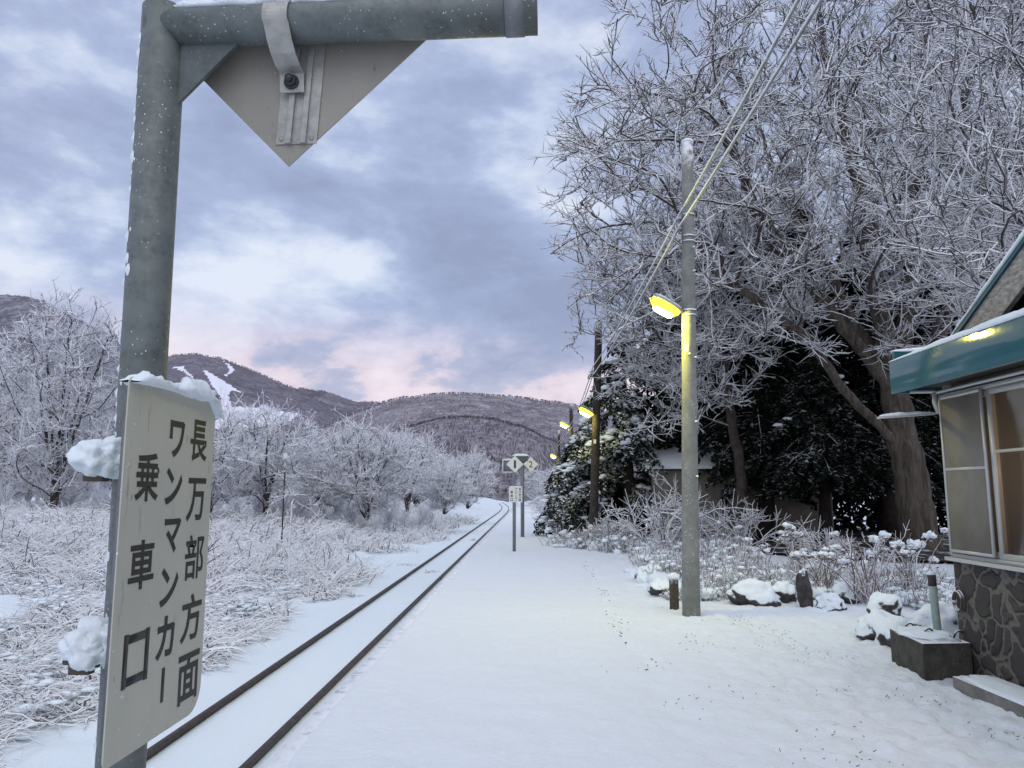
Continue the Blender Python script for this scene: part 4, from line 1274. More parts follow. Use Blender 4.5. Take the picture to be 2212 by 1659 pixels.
# ------------------------------------------------------------------ conifers
def conifer(name, base, h, rad, zlow, lab, rng, nb=60, droop=.35, mt=None, snow=.0, trunk_r=.3, group=None, shape=None, lean=(0, 0), qs=1., az=None, trunk_mat=None, dens=1.):
    base = np.array(base, float)
    o = empty(name, base, lab, 'conifer', group)
    g = Geo(); ts = np.linspace(0, 1, 12)
    tube_geo(g, [base + np.array([lean[0] * t * h + .12 * math.sin(t * 5) * (1 - t), lean[1] * t * h, h * t - .2 * (t == 0)]) for t in ts], trunk_r * (1 - ts * .93) * (1 + .5 * np.exp(-ts * 25)), 14)
    link('trunk', g.mesh('trunk'), trunk_mat or M_BARK, o)
    V, rr, QP, QD, QN, QL = [], [], [], [], [], []
    snow_pts = []
    for i in range(nb):
        t = (i + rng.random()) / nb
        z = zlow + (h * .98 - zlow) * t
        R0 = rad * (shape(t) if shape else (1 - t) ** .75 + .05) * rng.uniform(.7, 1.12)
        a = rng.uniform(0, TAU) if az is None else rng.uniform(*az)
        dr = droop * rng.uniform(.6, 1.3)
        s = np.linspace(0, 1, 7)
        c0 = base + np.array([lean[0] * z, lean[1] * z, z])
        hd = np.array([math.cos(a), math.sin(a), 0]); sd = np.array([-hd[1], hd[0], 0])
        P = c0 + R0 * (hd * s[:, None] + np.array([0, 0, 1.]) * (.12 * s - dr * s ** 2 * 1.0)[:, None]) + sd * (rng.normal(0, .12) * R0 * s ** 2)[:, None]
        V.append(P); rr.append(np.linspace(.035, .008, 7) * (R0 / 3 + .4))
        if rng.random() < snow: snow_pts.append((P, R0, sd))
        nbr = int(R0 * 13 * dens) + 5
        for j in range(nbr):
            q = rng.uniform(.12, 1.0); k = min(int(q * 6), 5); w_ = q * 6 - k
            p = P[k] * (1 - w_) + P[k + 1] * w_; tn = (P[k + 1] - P[k]) / np.linalg.norm(P[k + 1] - P[k])
            sg = rng.choice([-1, 1]); L = R0 * .30 * (1.12 - q * .75) * rng.uniform(.6, 1.2) + .15
            d = tn * .7 + sd * sg * rng.uniform(.5, 1) + np.array([0, 0, -.25 - dr * .6 + rng.normal(0, .18)]); d /= np.linalg.norm(d)
            nq = int(L / .075) + 3
            u = (np.arange(nq) + .5) / nq
            pp = p + d * (L * u)[:, None] + np.array([0, 0, -1.]) * (L * .28 * u ** 2)[:, None]
            QP.append(pp); QD.append(np.tile(d, (nq, 1)))
            QN.append(np.tile(np.cross(d, sd * sg), (nq, 1))); QL.append(np.full(nq, .115 * qs))
    g = Geo()
    g.add(*tubes(np.array(V), np.array(rr), 4))
    link('limbs', g.mesh('limbs'), M_BARK, o)['kind'] = 'stuff'
    QP, QD = np.concatenate(QP), np.concatenate(QD); QL = np.concatenate(QL); N = len(QP)
    f = Geo()
    # every tuft is a small spray of three leaf-sized blades
    for kx in range(3):
        d = QD + rng.normal(0, .5, (N, 3)); d /= np.linalg.norm(d, axis=1, keepdims=True)
        sd = np.cross(d, np.array([0, 0, 1.]) + rng.normal(0, .45, (N, 3))); sd /= np.linalg.norm(sd, axis=1, keepdims=True)
        L = (QL * rng.uniform(.6, 1.3, N))[:, None]; wd = L * rng.uniform(.20, .34, (N, 1))
        a = QP + rng.normal(0, .02, (N, 3))
        Vv = np.stack([a, a + d * L * .5 + sd * wd, a + d * L, a + d * L * .5 - sd * wd], 1)
        f.add(Vv.reshape(-1, 3), np.arange(N * 4).reshape(N, 4))
    link('crown', f.mesh('crown', False), mt or M_NEEDLE, o)
    # pads of snow lying along the boughs
    sg_ = Geo()
    for (P, R0, sd) in snow_pts:
        for q in np.arange(.3, 1.0, .12 / max(R0, .6)):
            if rng.random() < .5: continue
            k = min(int(q * 6), 5); w_ = q * 6 - k
            p = P[k] * (1 - w_) + P[k + 1] * w_ + sd * rng.normal(0, .1 * R0 * .5)
            r0 = rng.uniform(.06, .19) * (1.25 - q * .5)
            me = bmesh_blob(rng, p + np.array([0, 0, .03]), (r0 * rng.uniform(1, 1.7), r0 * rng.uniform(1, 1.7), r0 * .55))
            sg_.add(*me)
    if snow_pts and sg_.n:
        link('snow_pads', sg_.mesh('snow_pads'), M_SNOW, o)['kind'] = 'stuff'
    return o


_bm = bmesh.new(); bmesh.ops.create_icosphere(_bm, subdivisions=2, radius=1)
ICO_V = np.array([v.co[:] for v in _bm.verts]); ICO_F = np.array([[v.index for v in f.verts] for f in _bm.faces]); _bm.free()
_bm = bmesh.new(); bmesh.ops.create_icosphere(_bm, subdivisions=1, radius=1)
ICO1_V = np.array([v.co[:] for v in _bm.verts]); ICO1_F = np.array([[v.index for v in f.verts] for f in _bm.faces]); _bm.free()


def bmesh_blob(rng, c, r, amp=.28, V=None, F=None):
    V = ICO_V if V is None else V; F = ICO_F if F is None else F
    off = rng.uniform(-50, 50, 3)
    d = np.array([mnoise.noise(Vector(v * 1.6 + off)) for v in V])
    return np.asarray(c) + V * (1 + amp * 1.6 * d)[:, None] * np.array(r), None, F


def lumps(g, rng, C, Rr, amp=.25):
    """many low blobs at once: centres C (N,3), radii Rr (N,3)"""
    N = len(C); k = len(ICO1_V)
    V = C[:, None] + ICO1_V[None] * Rr[:, None] * (1 + rng.normal(0, amp, (N, k, 1)))
    F = (ICO1_F[None] + (np.arange(N) * k)[:, None, None]).reshape(-1, 3)
    g.add(V.reshape(-1, 3), None, F)


rng = np.random.default_rng(21)
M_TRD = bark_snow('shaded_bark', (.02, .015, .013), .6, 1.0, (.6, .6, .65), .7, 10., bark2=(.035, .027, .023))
GC = 'dark conifers behind the garden'
bulge = lambda t: max(.12, min(1, .55 + 1.6 * t) * (1 - t ** 2.2) ** .8)
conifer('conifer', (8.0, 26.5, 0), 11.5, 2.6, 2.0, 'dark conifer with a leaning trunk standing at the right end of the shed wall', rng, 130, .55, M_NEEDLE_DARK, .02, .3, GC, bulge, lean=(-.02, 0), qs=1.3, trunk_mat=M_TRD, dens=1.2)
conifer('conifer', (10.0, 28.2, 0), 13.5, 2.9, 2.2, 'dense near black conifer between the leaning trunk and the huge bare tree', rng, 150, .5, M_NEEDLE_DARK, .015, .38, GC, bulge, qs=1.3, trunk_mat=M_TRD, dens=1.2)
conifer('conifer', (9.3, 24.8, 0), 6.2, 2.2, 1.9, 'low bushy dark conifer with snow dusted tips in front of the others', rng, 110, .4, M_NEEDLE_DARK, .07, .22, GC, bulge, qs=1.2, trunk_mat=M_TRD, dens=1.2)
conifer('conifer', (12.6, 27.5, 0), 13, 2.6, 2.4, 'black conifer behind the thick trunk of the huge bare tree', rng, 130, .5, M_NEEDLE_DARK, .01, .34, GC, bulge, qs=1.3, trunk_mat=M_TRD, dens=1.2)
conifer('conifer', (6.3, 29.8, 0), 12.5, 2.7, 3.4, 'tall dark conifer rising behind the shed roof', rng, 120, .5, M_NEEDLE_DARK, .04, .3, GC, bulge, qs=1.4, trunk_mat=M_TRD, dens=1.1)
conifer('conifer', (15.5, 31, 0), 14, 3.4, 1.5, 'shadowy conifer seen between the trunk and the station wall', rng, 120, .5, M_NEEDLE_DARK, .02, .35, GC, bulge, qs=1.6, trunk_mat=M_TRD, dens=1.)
# the snow laden fir by the second lamp post
firshape = lambda t: max(.1, (.75 + .25 * math.sin(t * 3)) * (1 - t) ** .62 * (1.15 if t < .4 else 1))
conifer('fir_tree', (3.7, 29.2, 0), 8.3, 2.9, 1.9, 'broad fir loaded with clumps of snow beside the dark wooden lamp post', rng, 70, .42, M_NEEDLE, .75, .26, None, firshape, qs=1.2, dens=1.1)
conifer('fir_tree', (2.55, 30.2, 0), 4.8, 2.5, 1.3, 'lower fir leaning over the platform with a long snowy bough lit yellow by the lamp', rng, 46, .62, M_NEEDLE, .8, .2, None, lambda t: max(.15, (1 - t) ** .5), qs=1.2, az=(R(120), R(290)), dens=1.2)

# dark thicket closing the view behind the trunks
tg = Geo(); N = 15000
q = rng.random(N); X_ = 7.5 + 17 * q; Y_ = 34 + rng.normal(0, 1.3, N) - 3.0 * q; Z_ = 5.2 * rng.random(N) ** 1.1
hole = np.array([mnoise.noise(Vector((a * .9, b * .9, 3))) for a, b in zip(X_, Z_)]) < .45
A3 = np.stack([X_, Y_, Z_], 1)[hole]; N = len(A3)
A3 = np.concatenate([A3, np.stack([rng.uniform(2.6, 4.6, 2600), rng.uniform(31.4, 32.4, 2600), 2.1 * rng.random(2600)], 1)]); N = len(A3)
d = rng.normal(0, 1, (N, 3)) + np.array([0, 0, -.3]); d /= np.linalg.norm(d, axis=1, keepdims=True); sd = np.cross(d, rng.normal(0, 1, (N, 3))); sd /= np.linalg.norm(sd, axis=1, keepdims=True)
L = rng.uniform(.2, .5, (N, 1))
tg.add(np.stack([A3, A3 + d * L * .5 + sd * L * .25, A3 + d * L, A3 + d * L * .5 - sd * L * .25], 1).reshape(-1, 3), np.arange(N * 4).reshape(N, 4))
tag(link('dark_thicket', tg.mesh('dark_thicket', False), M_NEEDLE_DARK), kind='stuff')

# bare brown earth and needles under the dark trees
n = NT('needle_litter'); v = n.pos()
f = n.map(n.noise(v, 1.6, 6, .7), .52, .62)
n.set(Base_Color=n.mix(f, n.mix(n.noise(v, 8, 5), (.045, .028, .022), (.02, .014, .012)), SNOWC), Roughness=.95).bump(n.noise(v, 14, 5), .6, .05)
g = Geo()
k = 26; th = np.linspace(0, TAU, k, endpoint=False)
rr_ = [1 + .25 * mnoise.noise(Vector((math.cos(t) * 1.5, math.sin(t) * 1.5, 3))) for t in th]
g.add([(11.0, 27.0, .075)] + [(11.0 + math.cos(t) * 6.5 * q, 27.0 + math.sin(t) * 8.5 * q, .07) for t, q in zip(th, rr_)], T=[(0, 1 + i, 1 + (i + 1) % k) for i in range(k)])
tag(link('leaf_litter', g.mesh('leaf_litter'), n.m), kind='stuff')

# ------------------------------------------------------------------ shrubs
def shrub(name, base, nst, h, spread, lab, rng, cat='shrub', r=.011, twig=10, mt=None, group=None, heads=0, headr=.06, tl=(.1, .35), arch=.3, lump=0, az=None):
    base = np.array(base, float)
    o = empty(name, base, lab, cat, group)
    a = rng.uniform(0, TAU, nst) if az is None else rng.uniform(az[0], az[1], nst); hd = np.stack([np.cos(a), np.sin(a), 0 * a], 1)
    L = h * rng.uniform(.55, 1.1, nst); sp = spread * rng.uniform(.15, 1., nst)
    s = np.linspace(0, 1, 6)[None, :, None]
    P = base + rng.normal(0, .06 + .05 * spread, (nst, 1, 3)) * np.array([1, 1, 0]) + hd[:, None] * sp[:, None, None] * s ** 1.3 + np.array([0, 0, 1.]) * (L[:, None, None] * (s - arch * s ** 3)) - np.array([0, 0, .05])
    P[:, 1:] += rng.normal(0, .02 * h, (nst, 5, 3))
    g = Geo(); g.add(*tubes(P, (r * rng.uniform(.8, 1.3, nst))[:, None] * np.linspace(1.4, .7, 6)[None], 4))
    N = nst * twig
    if N:
        j = np.repeat(np.arange(nst), twig); q = rng.uniform(.25, 1, N) * 5; f = np.minimum(q.astype(int), 4); w_ = (q - f)[:, None]
        p = P[j, f] * (1 - w_) + P[j, f + 1] * w_; d = (P[j, f + 1] - P[j, f]); d /= np.linalg.norm(d, axis=1, keepdims=True)
        d = d * .8 + rng.normal(0, .55, (N, 3)); d /= np.linalg.norm(d, axis=1, keepdims=True)
        l = rng.uniform(*tl, N)[:, None, None]; s3 = np.linspace(0, 1, 3)[None, :, None]
        PB = p[:, None] + l * (d[:, None] * s3 + (rng.normal(0, .25, (N, 3)))[:, None] * s3 ** 2)
        g.add(*tubes(PB, (r * .75 * rng.uniform(.7, 1.2, N))[:, None] * np.array([1, .9, .55])[None], 3))
        M = N * 2; jj = np.repeat(np.arange(N), 2)
        d2 = d[jj] * .7 + rng.normal(0, .6, (M, 3)); d2 /= np.linalg.norm(d2, axis=1, keepdims=True)
        p2 = PB[jj, 1]; PC = p2[:, None] + (rng.uniform(.3, .7, (M, 1, 1)) * l[jj]) * d2[:, None] * s3
        g.add(*tubes(PC, (r * .6 * np.ones(M))[:, None] * np.array([1, .9, .6])[None], 3))
    link('stems', g.mesh('stems'), mt or M_TWIG, o)['kind'] = 'stuff'
    if heads:
        idx = rng.choice(nst, min(heads, nst), replace=False)
        hg, sg2 = Geo(), Geo()
        for i in idx:
            c = P[i, -1]; r0 = headr * rng.uniform(.65, 1.25)
            nn_ = 14
            for _ in range(nn_):
                q = rng.normal(0, r0 * .55, 3); q[2] = q[2] * .5
                hg.add(*bmesh_blob(rng, c + q, (r0 * .3,) * 3, .3, ICO1_V, ICO1_F))
            for _ in range(5):
                q = rng.normal(0, r0 * .5, 3); q[2] = abs(q[2]) * .5 + r0 * .3
                sg2.add(*bmesh_blob(rng, c + q, (r0 * rng.uniform(.35, .8), r0 * rng.uniform(.35, .8), r0 * rng.uniform(.3, .6)), .5))
        link('flower_heads', hg.mesh('flower_heads'), M_STALK, o)['kind'] = 'stuff'
        link('snow_caps', sg2.mesh('snow_caps'), M_SNOW, o)['kind'] = 'stuff'
    if lump:
        lg = Geo(); i = rng.integers(0, nst, lump); f = rng.integers(2, 6, lump)
        C = P[i, f] + rng.normal(0, .07, (lump, 3)); r0 = rng.uniform(.018, .055, (lump, 1))
        lumps(lg, rng, C, r0 * np.array([1.2, 1.2, .75]))
        link('snow_tufts', lg.mesh('snow_tufts'), M_SNOW, o)['kind'] = 'stuff'
    return o


GH = 'hydrangeas in the garden'
H = lambda u, v_: atZ(u, v_, 0)
shrub('hydrangea', H(1880, 1306), 38, 1.15, .8, 'fullest hydrangea with long pale stems and many snow capped heads, nearest the stone base', rng, r=.0085, twig=1, mt=M_STALK, group=GH, heads=7, headr=.07, arch=.12)
shrub('hydrangea', H(1775, 1285), 30, .85, .6, 'smaller hydrangea of thin brown stems with a few snow balls, left of the fullest one', rng, r=.008, twig=1, mt=M_STALK, group=GH, heads=12, headr=.075, arch=.12)
shrub('hydrangea', H(1722, 1262), 16, 1.05, .3, 'hydrangea with one tall snow ball standing against the dark trees', rng, r=.008, twig=1, mt=M_STALK, group=GH, heads=5, headr=.09, arch=.05)
shrub('hydrangea', H(1965, 1290), 24, 1.25, .6, 'hydrangea with drooping snow clumps close to the station wall', rng, r=.0085, twig=1, mt=M_STALK, group=GH, heads=9, headr=.085, arch=.2)
shrub('hydrangea', H(1610, 1252), 34, .8, .55, 'low hydrangea with small snowy heads behind the wide rock', rng, r=.007, twig=1, mt=M_STALK, group=GH, heads=9, headr=.05, arch=.1)
# big bare shrubs before the shed
GB = 'bare shrubs in front of the shed'
shrub('bare_shrub', (3.75, 22.6, 0), 15, 2.3, 2.4, 'bare shrub with long arching snowy branches, just left of the concrete lamp post', rng, r=.022, twig=9, mt=M_TWIG, group=GB, tl=(.3, .8), arch=.45)
shrub('bare_shrub', (6.2, 22.9, 0), 16, 1.9, 2.0, 'bare snowy shrub right of the concrete lamp post in front of the shed', rng, r=.017, twig=9, mt=M_TWIG, group=GB, tl=(.25, .7), arch=.4)
shrub('bare_shrub', (4.9, 23.8, 0), 8, 2.6, 1.2, 'upright bare shrub behind the concrete lamp post', rng, r=.017, twig=8, mt=M_TWIG, group=GB, tl=(.25, .6), arch=.2)
shrub('bare_shrub', (7.6, 20.5, 0), 16, 1.0, 1.1, 'low tangled shrub in front of the leaning conifer trunk', rng, r=.014, twig=8, mt=M_TWIG, group=GB, tl=(.2, .5), arch=.4)
GS = 'snowy shrubs along the platform'
for i, (x, y, h, s, lab) in enumerate([(2.75, 25.2, .8, .9, 'rounded snowy shrub at the foot of the dark wooden lamp post'), (1.55, 29.5, 1.1, .9, 'snowy shrub under the lit bough of the lower fir'), (1.9, 34, 1.4, 1.2, 'snowy shrub behind the sign post with the diamond 2'),
                                       (1.6, 41, 1.5, 1.3, 'snow white shrub midway along the platform edge'), (1.5, 50, 1.6, 1.5, 'distant snowy shrub below the third lamp post'), (1.6, 63, 1.9, 1.8, 'farthest snowy shrub at the end of the platform')]):
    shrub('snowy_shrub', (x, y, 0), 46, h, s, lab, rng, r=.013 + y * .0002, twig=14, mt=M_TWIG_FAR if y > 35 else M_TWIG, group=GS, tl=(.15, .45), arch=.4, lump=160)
# low cover of heather-like plants and dead stems between the rocks and the trees
ug, us = Geo(), Geo()
N = 2600
poly = [atZ(u, v_, 0)[:2] for u, v_ in ((1362, 1200), (1385, 1240), (1440, 1300), (1500, 1300), (1590, 1296), (1740, 1296), (1900, 1290), (2030, 1330), (2060, 1270), (1960, 1258), (1800, 1252), (1660, 1228), (1600, 1185), (1500, 1165), (1380, 1165), (1190, 1172), (1180, 1180))]


def inside(p, poly):
    c = False; j = len(poly) - 1
    for i in range(len(poly)):
        if (poly[i][1] > p[1]) != (poly[j][1] > p[1]) and p[0] < (poly[j][0] - poly[i][0]) * (p[1] - poly[i][1]) / (poly[j][1] - poly[i][1]) + poly[i][0]: c = not c
        j = i
    return c


C = []
pa = np.array(poly)
while len(C) < N:
    u, v_ = rng.uniform(1180, 2065), rng.uniform(1165, 1335)
    q = atZ(u, v_, 0)
    if inside(q[:2], poly) and not (q[0] > 7.6 and q[1] > 19): C.append(q)
C = np.array(C); hgt = (.06 + .24 * np.array([max(0, mnoise.noise(Vector((c[0] * 1.1, c[1] * 1.1, 9))) + .35) for c in C])) * rng.uniform(.5, 1.2, N)
hgt *= np.clip(C[:, 1] / 12, .75, 1.6)
k = 6; j = np.repeat(np.arange(N), k); a = rng.uniform(0, TAU, N * k); s = np.linspace(0, 1, 4)[None, :, None]
d = np.stack([np.cos(a) * .55, np.sin(a) * .55, np.ones(N * k)], 1); l = (hgt[j] * rng.uniform(.6, 1.3, N * k))[:, None, None]
P = C[j][:, None] + rng.normal(0, .06, (N * k, 1, 3)) * [1, 1, 0] + l * (d[:, None] * s + rng.normal(0, .25, (N * k, 1, 3)) * s ** 2)
ug.add(*tubes(P, np.full((N * k, 4), .006) * np.clip(C[j][:, 1] / 14, .8, 2)[:, None], 3))
kk = 4; j2 = rng.integers(0, N * k, N * kk); f = rng.integers(1, 4, N * kk)
CC = P[j2, f] + rng.normal(0, .02, (N * kk, 3)); r0 = (.010 + .055 * rng.random((N * kk, 1)) ** 3) * np.clip(CC[:, 1:2] / 14, .8, 1.6)
lumps(us, rng, CC, r0 * np.array([1.25, 1.25, .7]))
mi = rng.choice(len(C), 330, replace=False); dc_ = rng.uniform(.05, .17, (330, 1)) * np.clip(C[mi, 1:2] / 15, .8, 1.4)
for c_, q_ in zip(C[mi], dc_): us.add(*bmesh_blob(rng, c_ + np.array([0, 0, .03 + .5 * q_[0] * rng.random()]), (q_[0] * rng.uniform(.8, 1.5), q_[0] * rng.uniform(.8, 1.3), q_[0] * .6), .4))
o = tag(link('undergrowth', ug.mesh('undergrowth'), M_STALK), kind='stuff')
o2 = link('undergrowth_snow', us.mesh('undergrowth_snow'), M_SNOW); o2['kind'] = 'stuff'
# scraps of grass and leaf poking through the trodden snow near the building
lg = Geo(); N = 1500
P0 = np.stack([rng.uniform(.6, 3.6, N), rng.uniform(4.6, 11.5, N), np.full(N, .0)], 1)
keep = (rng.random(N) < np.clip((P0[:, 0] - .5) / 3, .08, 1)) & (np.array([mnoise.noise(Vector((q[0] * 1.3, q[1] * 1.3, 2))) for q in P0]) > .12); P0 = P0[keep]; N = len(P0)
P0 += 0
a = rng.uniform(0, TAU, N); l = rng.uniform(.008, .03, N)[:, None, None]
d = np.stack([np.cos(a), np.sin(a), rng.uniform(.1, .7, N)], 1)
P = P0[:, None] + np.array([0, 0, .012]) + l * d[:, None] * np.linspace(0, 1, 3)[None, :, None]
tr_ = []
for (fx, fy, fd) in FOOT:
    for _ in range(random.choice((0, 0, 1, 1, 2, 3)) if 7.5 < fy < 18 else random.choice((0, 0, 0, 1))): tr_.append((fx + random.gauss(0, .03), fy + random.gauss(0, .05), -.004))
tr_ = np.array(tr_); a_ = rng.uniform(0, TAU, len(tr_)); d_ = np.stack([np.cos(a_), np.sin(a_), 0 * a_ + .2], 1)
lg.add(*tubes(tr_[:, None] + rng.uniform(.010, .026, (len(tr_), 1, 1)) * d_[:, None] * np.linspace(-.5, 1, 3)[None, :, None], np.full((len(tr_), 3), .0055), 3))
lg.add(*tubes(P, np.full((N, 3), .0035) * np.array([1, .9, .4])[None], 3))
tag(link('grass_scraps', lg.mesh('grass_scraps'), mat('dead_grass', (.11, .10, .07), .9).m), kind='stuff')

# ------------------------------------------------------------------ snow bent grass and reeds on the far side of the track
gg = Geo()


def fz(x, y): return np.array([fh(float(a), float(b)) for a, b in zip(x, y)])


def blades(cx, cy, per, ln, rad, rng, arch=(.5, 1.3), spread=.16, up_=1.0, segs=6):
    n_ = len(cx); j = np.repeat(np.arange(n_), per); N = len(j)
    cz = fz(cx, cy)
    base = np.stack([cx[j] + rng.normal(0, spread, N), cy[j] + rng.normal(0, spread, N), cz[j] - .03], 1)
    main = rng.uniform(0, TAU, n_)[j]; a = main + rng.normal(0, 1.0, N)
    h = np.stack([np.cos(a), np.sin(a), 0 * a], 1)
    L = (ln[j] * rng.uniform(.5, 1.15, N))[:, None, None]; ar = rng.uniform(*arch, N)[:, None, None]
    s = np.linspace(0, 1, segs)[None, :, None]
    ang = ar * s * 1.9; lean = rng.uniform(.1, .7, N)[:, None, None]
    # integrate a bending blade
    st = np.cumsum(np.concatenate([np.zeros((N, 1, 1)), np.sin(lean + ang[:, 1:])], 1), 1) / (segs - 1)
    ct = np.cumsum(np.concatenate([np.zeros((N, 1, 1)), np.cos(lean + ang[:, 1:])], 1), 1) / (segs - 1)
    P = base[:, None] + L * (h[:, None] * st + np.array([0, 0, up_]) * ct)
    P[:, 1:] += rng.normal(0, .012, (N, segs - 1, 3))
    lowz = cz[j][:, None] + .01
    P[:, :, 2] = np.maximum(P[:, :, 2], lowz + rng.uniform(0, .06, (N, 1)))
    r = (rad[j] * rng.uniform(.35, 1.6, N))[:, None] * np.linspace(1., .25, segs)[None] * (1 + .25 * rng.normal(0, 1, (N, segs)).clip(-1, 1))
    gg.add(*tubes(P, r, 3))


def scatter(n, x0, x1, y0, y1, thr, sc=.35, seed=0, edge=-5.1, ypow=1.0):
    X, Y = [], []
    while len(X) < n:
        x = rng.uniform(x0, x1); y = y0 + (y1 - y0) * rng.random() ** ypow
        if x > edge + .35 * mnoise.noise(Vector((y * .45, 1.3, 0))) + .2 * mnoise.noise(Vector((y * 1.7, 4.3, 0))): continue
        if mnoise.noise(Vector((x * sc, y * sc, seed))) < thr + .35 * (rng.random() - .5): continue
        X.append(x); Y.append(y)
    return np.array(X), np.array(Y)


x, y = scatter(560, -9.5, -4.9, 6, 16, -.05, .7, 1); blades(x, y, 21, np.full(len(x), .68), np.full(len(x), .0125), rng, (.65, 1.45))
x, y = scatter(950, -17, -4.9, 12, 26, -.15, .5, 2); blades(x, y, 17, .65 + .25 * rng.random(len(x)), np.full(len(x), .0165), rng, (.55, 1.3))
x, y = scatter(900, -26, -4.9, 22, 45, -.05, .3, 3); blades(x, y, 13, .8 + .4 * rng.random(len(x)), np.full(len(x), .025), rng, (.3, .9), .3)
x, y = scatter(700, -34, -5.4, 40, 80, -.3, .2, 4, edge=-5.0); blades(x, y, 13, .9 + .4 * rng.random(len(x)), np.full(len(x), .03), rng, (.3, .9), .5)
# tall clumps of pampas like reeds
x, y = scatter(330, -22, -7.8, 19, 33, -.02, .3, 6); blades(x, y, 24, 1.15 + .4 * rng.random(len(x)), np.full(len(x), .0185), rng, (.55, 1.2), .25)
x, y = scatter(300, -34, -10, 30, 46, -.1, .25, 7); blades(x, y, 22, 1.3 + .5 * rng.random(len(x)), np.full(len(x), .026), rng, (.45, 1.1), .3)
sg_ = Geo(); x, y = scatter(1100, -18, -5.6, 6.5, 30, -.1, .5, 2); j = np.repeat(np.arange(len(x)), 4); N = len(j)
C3 = np.stack([x[j] + rng.normal(0, .2, N), y[j] + rng.normal(0, .2, N), fz(x, y)[j] + rng.uniform(.02, .3, N)], 1)
lumps(sg_, rng, C3, rng.uniform(.02, .07, (N, 1)) * np.array([1.8, 1.5, .55]))
link('grass_snow', sg_.mesh('grass_snow'), M_SNOW)['kind'] = 'stuff'
tag(link('snowy_grass', gg.mesh('snowy_grass'), M_GRASS), kind='stuff')

GT = 'weed tufts on the track'
for (px_, py_, lab) in ((-3.35, 26.5, 'dark weed tuft poking through the snow between the rails'), (-4.45, 29, 'weed tuft at the outer side of the left rail'), (-4.6, 20.5, 'single arched weed stalk left of the track'), (-3.1, 44, 'faraway weed tuft between the rails')):
    shrub('weed_tuft', (px_, py_, -1.07), 16, .22, .3, lab, rng, cat='weed', r=.007, twig=3, mt=M_STALK, group=GT, tl=(.05, .12), arch=.5)
# scrub thickets between the reeds and the trees
rng = np.random.default_rng(77)
x, y = scatter(200, -40, -7, 44, 70, -.2, .2, 9, edge=-7.5)
S = np.stack([x, y, fz(x, y)], 1); SC_ = S


# a slim stake with a small white plate, and a sapling
p = atY(610, 1130, 24); p2 = atY(617, 985, 24)
stk = empty('marker_stake', (p[0], 24, p[2] - .4), 'slim dark stake with a small white plate on top standing in the snowy reeds', 'marker stake')
g = Geo(); tube_geo(g, [tuple(p - up * .5), tuple(p2)], .022, 8); link('stake', g.mesh('stake'), M_WOODP, stk)
box('plate', p2 + np.array([-.06, -.03, -.08]), p2 + np.array([.06, -.02, .09]), M_WHITE, stk, .003)
rng = np.random.default_rng(31)
T = Tree(rng); zb = fh(-6.9, 22.5); b0 = np.array([-6.9, 22.5, zb - .1]); T.stem([b0, b0 + [.03, 0, 1.2], b0 + [-.02, 0, 2.75]], .03, .012)
T.fill(np.array([b0 + [math.cos(a) * q, math.sin(a) * q * .8, 1. + z] for a, q, z in zip(rng.uniform(0, TAU, 40), rng.uniform(.3, .9, 40), rng.uniform(0, 1.9, 40))]), .05, .6, .4, .02); T.finish(.008, .4)
tree_object('sapling', b0 + [0, 0, .1], T, 'young sapling with thin upswept snowy branches in the reeds right of the stake', 'sapling', .02, dict(dens=5, nB=3, rmax=.03, LA=(.1, .3), LB=(.06, .14), rA=.009, rB=.008), None, M_TWIG, M_TWIG)
zb = fh(-9.0, 20.)
shrub('dead_stalks', (-9.2, 20.5, zb), 5, 1.9, 1.2, 'few tall dark leaning dead stalks right of the notice board', rng, cat='dead stalks', r=.016, twig=2, mt=M_BARK, tl=(.1, .3), arch=.05, az=(-.3, .5))

# ------------------------------------------------------------------ bare trees across the field
def field_tree(seed, h, cr, stems, n, tw, zlow=.12, rt=.02, name='bare_tree', flat=1.):
    rng = np.random.default_rng(seed); T = Tree(rng); b = np.array([0, 0, -.3])
    for i in range(stems):
        a = TAU * i / stems + rng.uniform(-.5, .5); q = cr * rng.uniform(.25, .6)
        T.stem([b, b + [math.cos(a) * q * .15, math.sin(a) * q * .15, h * .25], b + [math.cos(a) * q * .6, math.sin(a) * q * .6, h * .6], b + [math.cos(a) * q, math.sin(a) * q, h * .92]], .05 * h / 3 / stems ** .4, .03, par=-1 if i == 0 else 0)
    T.fill(ellipsoid_pts(rng, (0, 0, h * (.5 + zlow / 2)), (cr, cr, h * (.5 - zlow / 2)), n, .45), .2, 1., .8)
    T.finish(rt, .42)
    return T


FT = 'bare snowy trees across the field'
TW = dict(dens=4.2, nB=5, rmax=.09, LA=(.4, 1.1), LB=(.2, .5), rA=.024, rB=.02, lift=.3)
p0 = atY(115, 1100, 42)
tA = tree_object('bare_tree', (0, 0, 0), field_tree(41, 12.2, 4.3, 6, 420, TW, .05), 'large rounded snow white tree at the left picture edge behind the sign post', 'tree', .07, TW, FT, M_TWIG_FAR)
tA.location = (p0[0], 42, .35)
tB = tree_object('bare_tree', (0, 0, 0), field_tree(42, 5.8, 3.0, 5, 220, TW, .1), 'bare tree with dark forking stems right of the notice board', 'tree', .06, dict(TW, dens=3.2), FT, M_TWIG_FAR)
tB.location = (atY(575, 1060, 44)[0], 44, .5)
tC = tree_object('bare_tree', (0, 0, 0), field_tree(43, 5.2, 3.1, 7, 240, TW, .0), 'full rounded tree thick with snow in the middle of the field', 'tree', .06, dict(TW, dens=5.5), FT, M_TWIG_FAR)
tC.location = (atY(795, 1060, 46)[0], 46, .4)
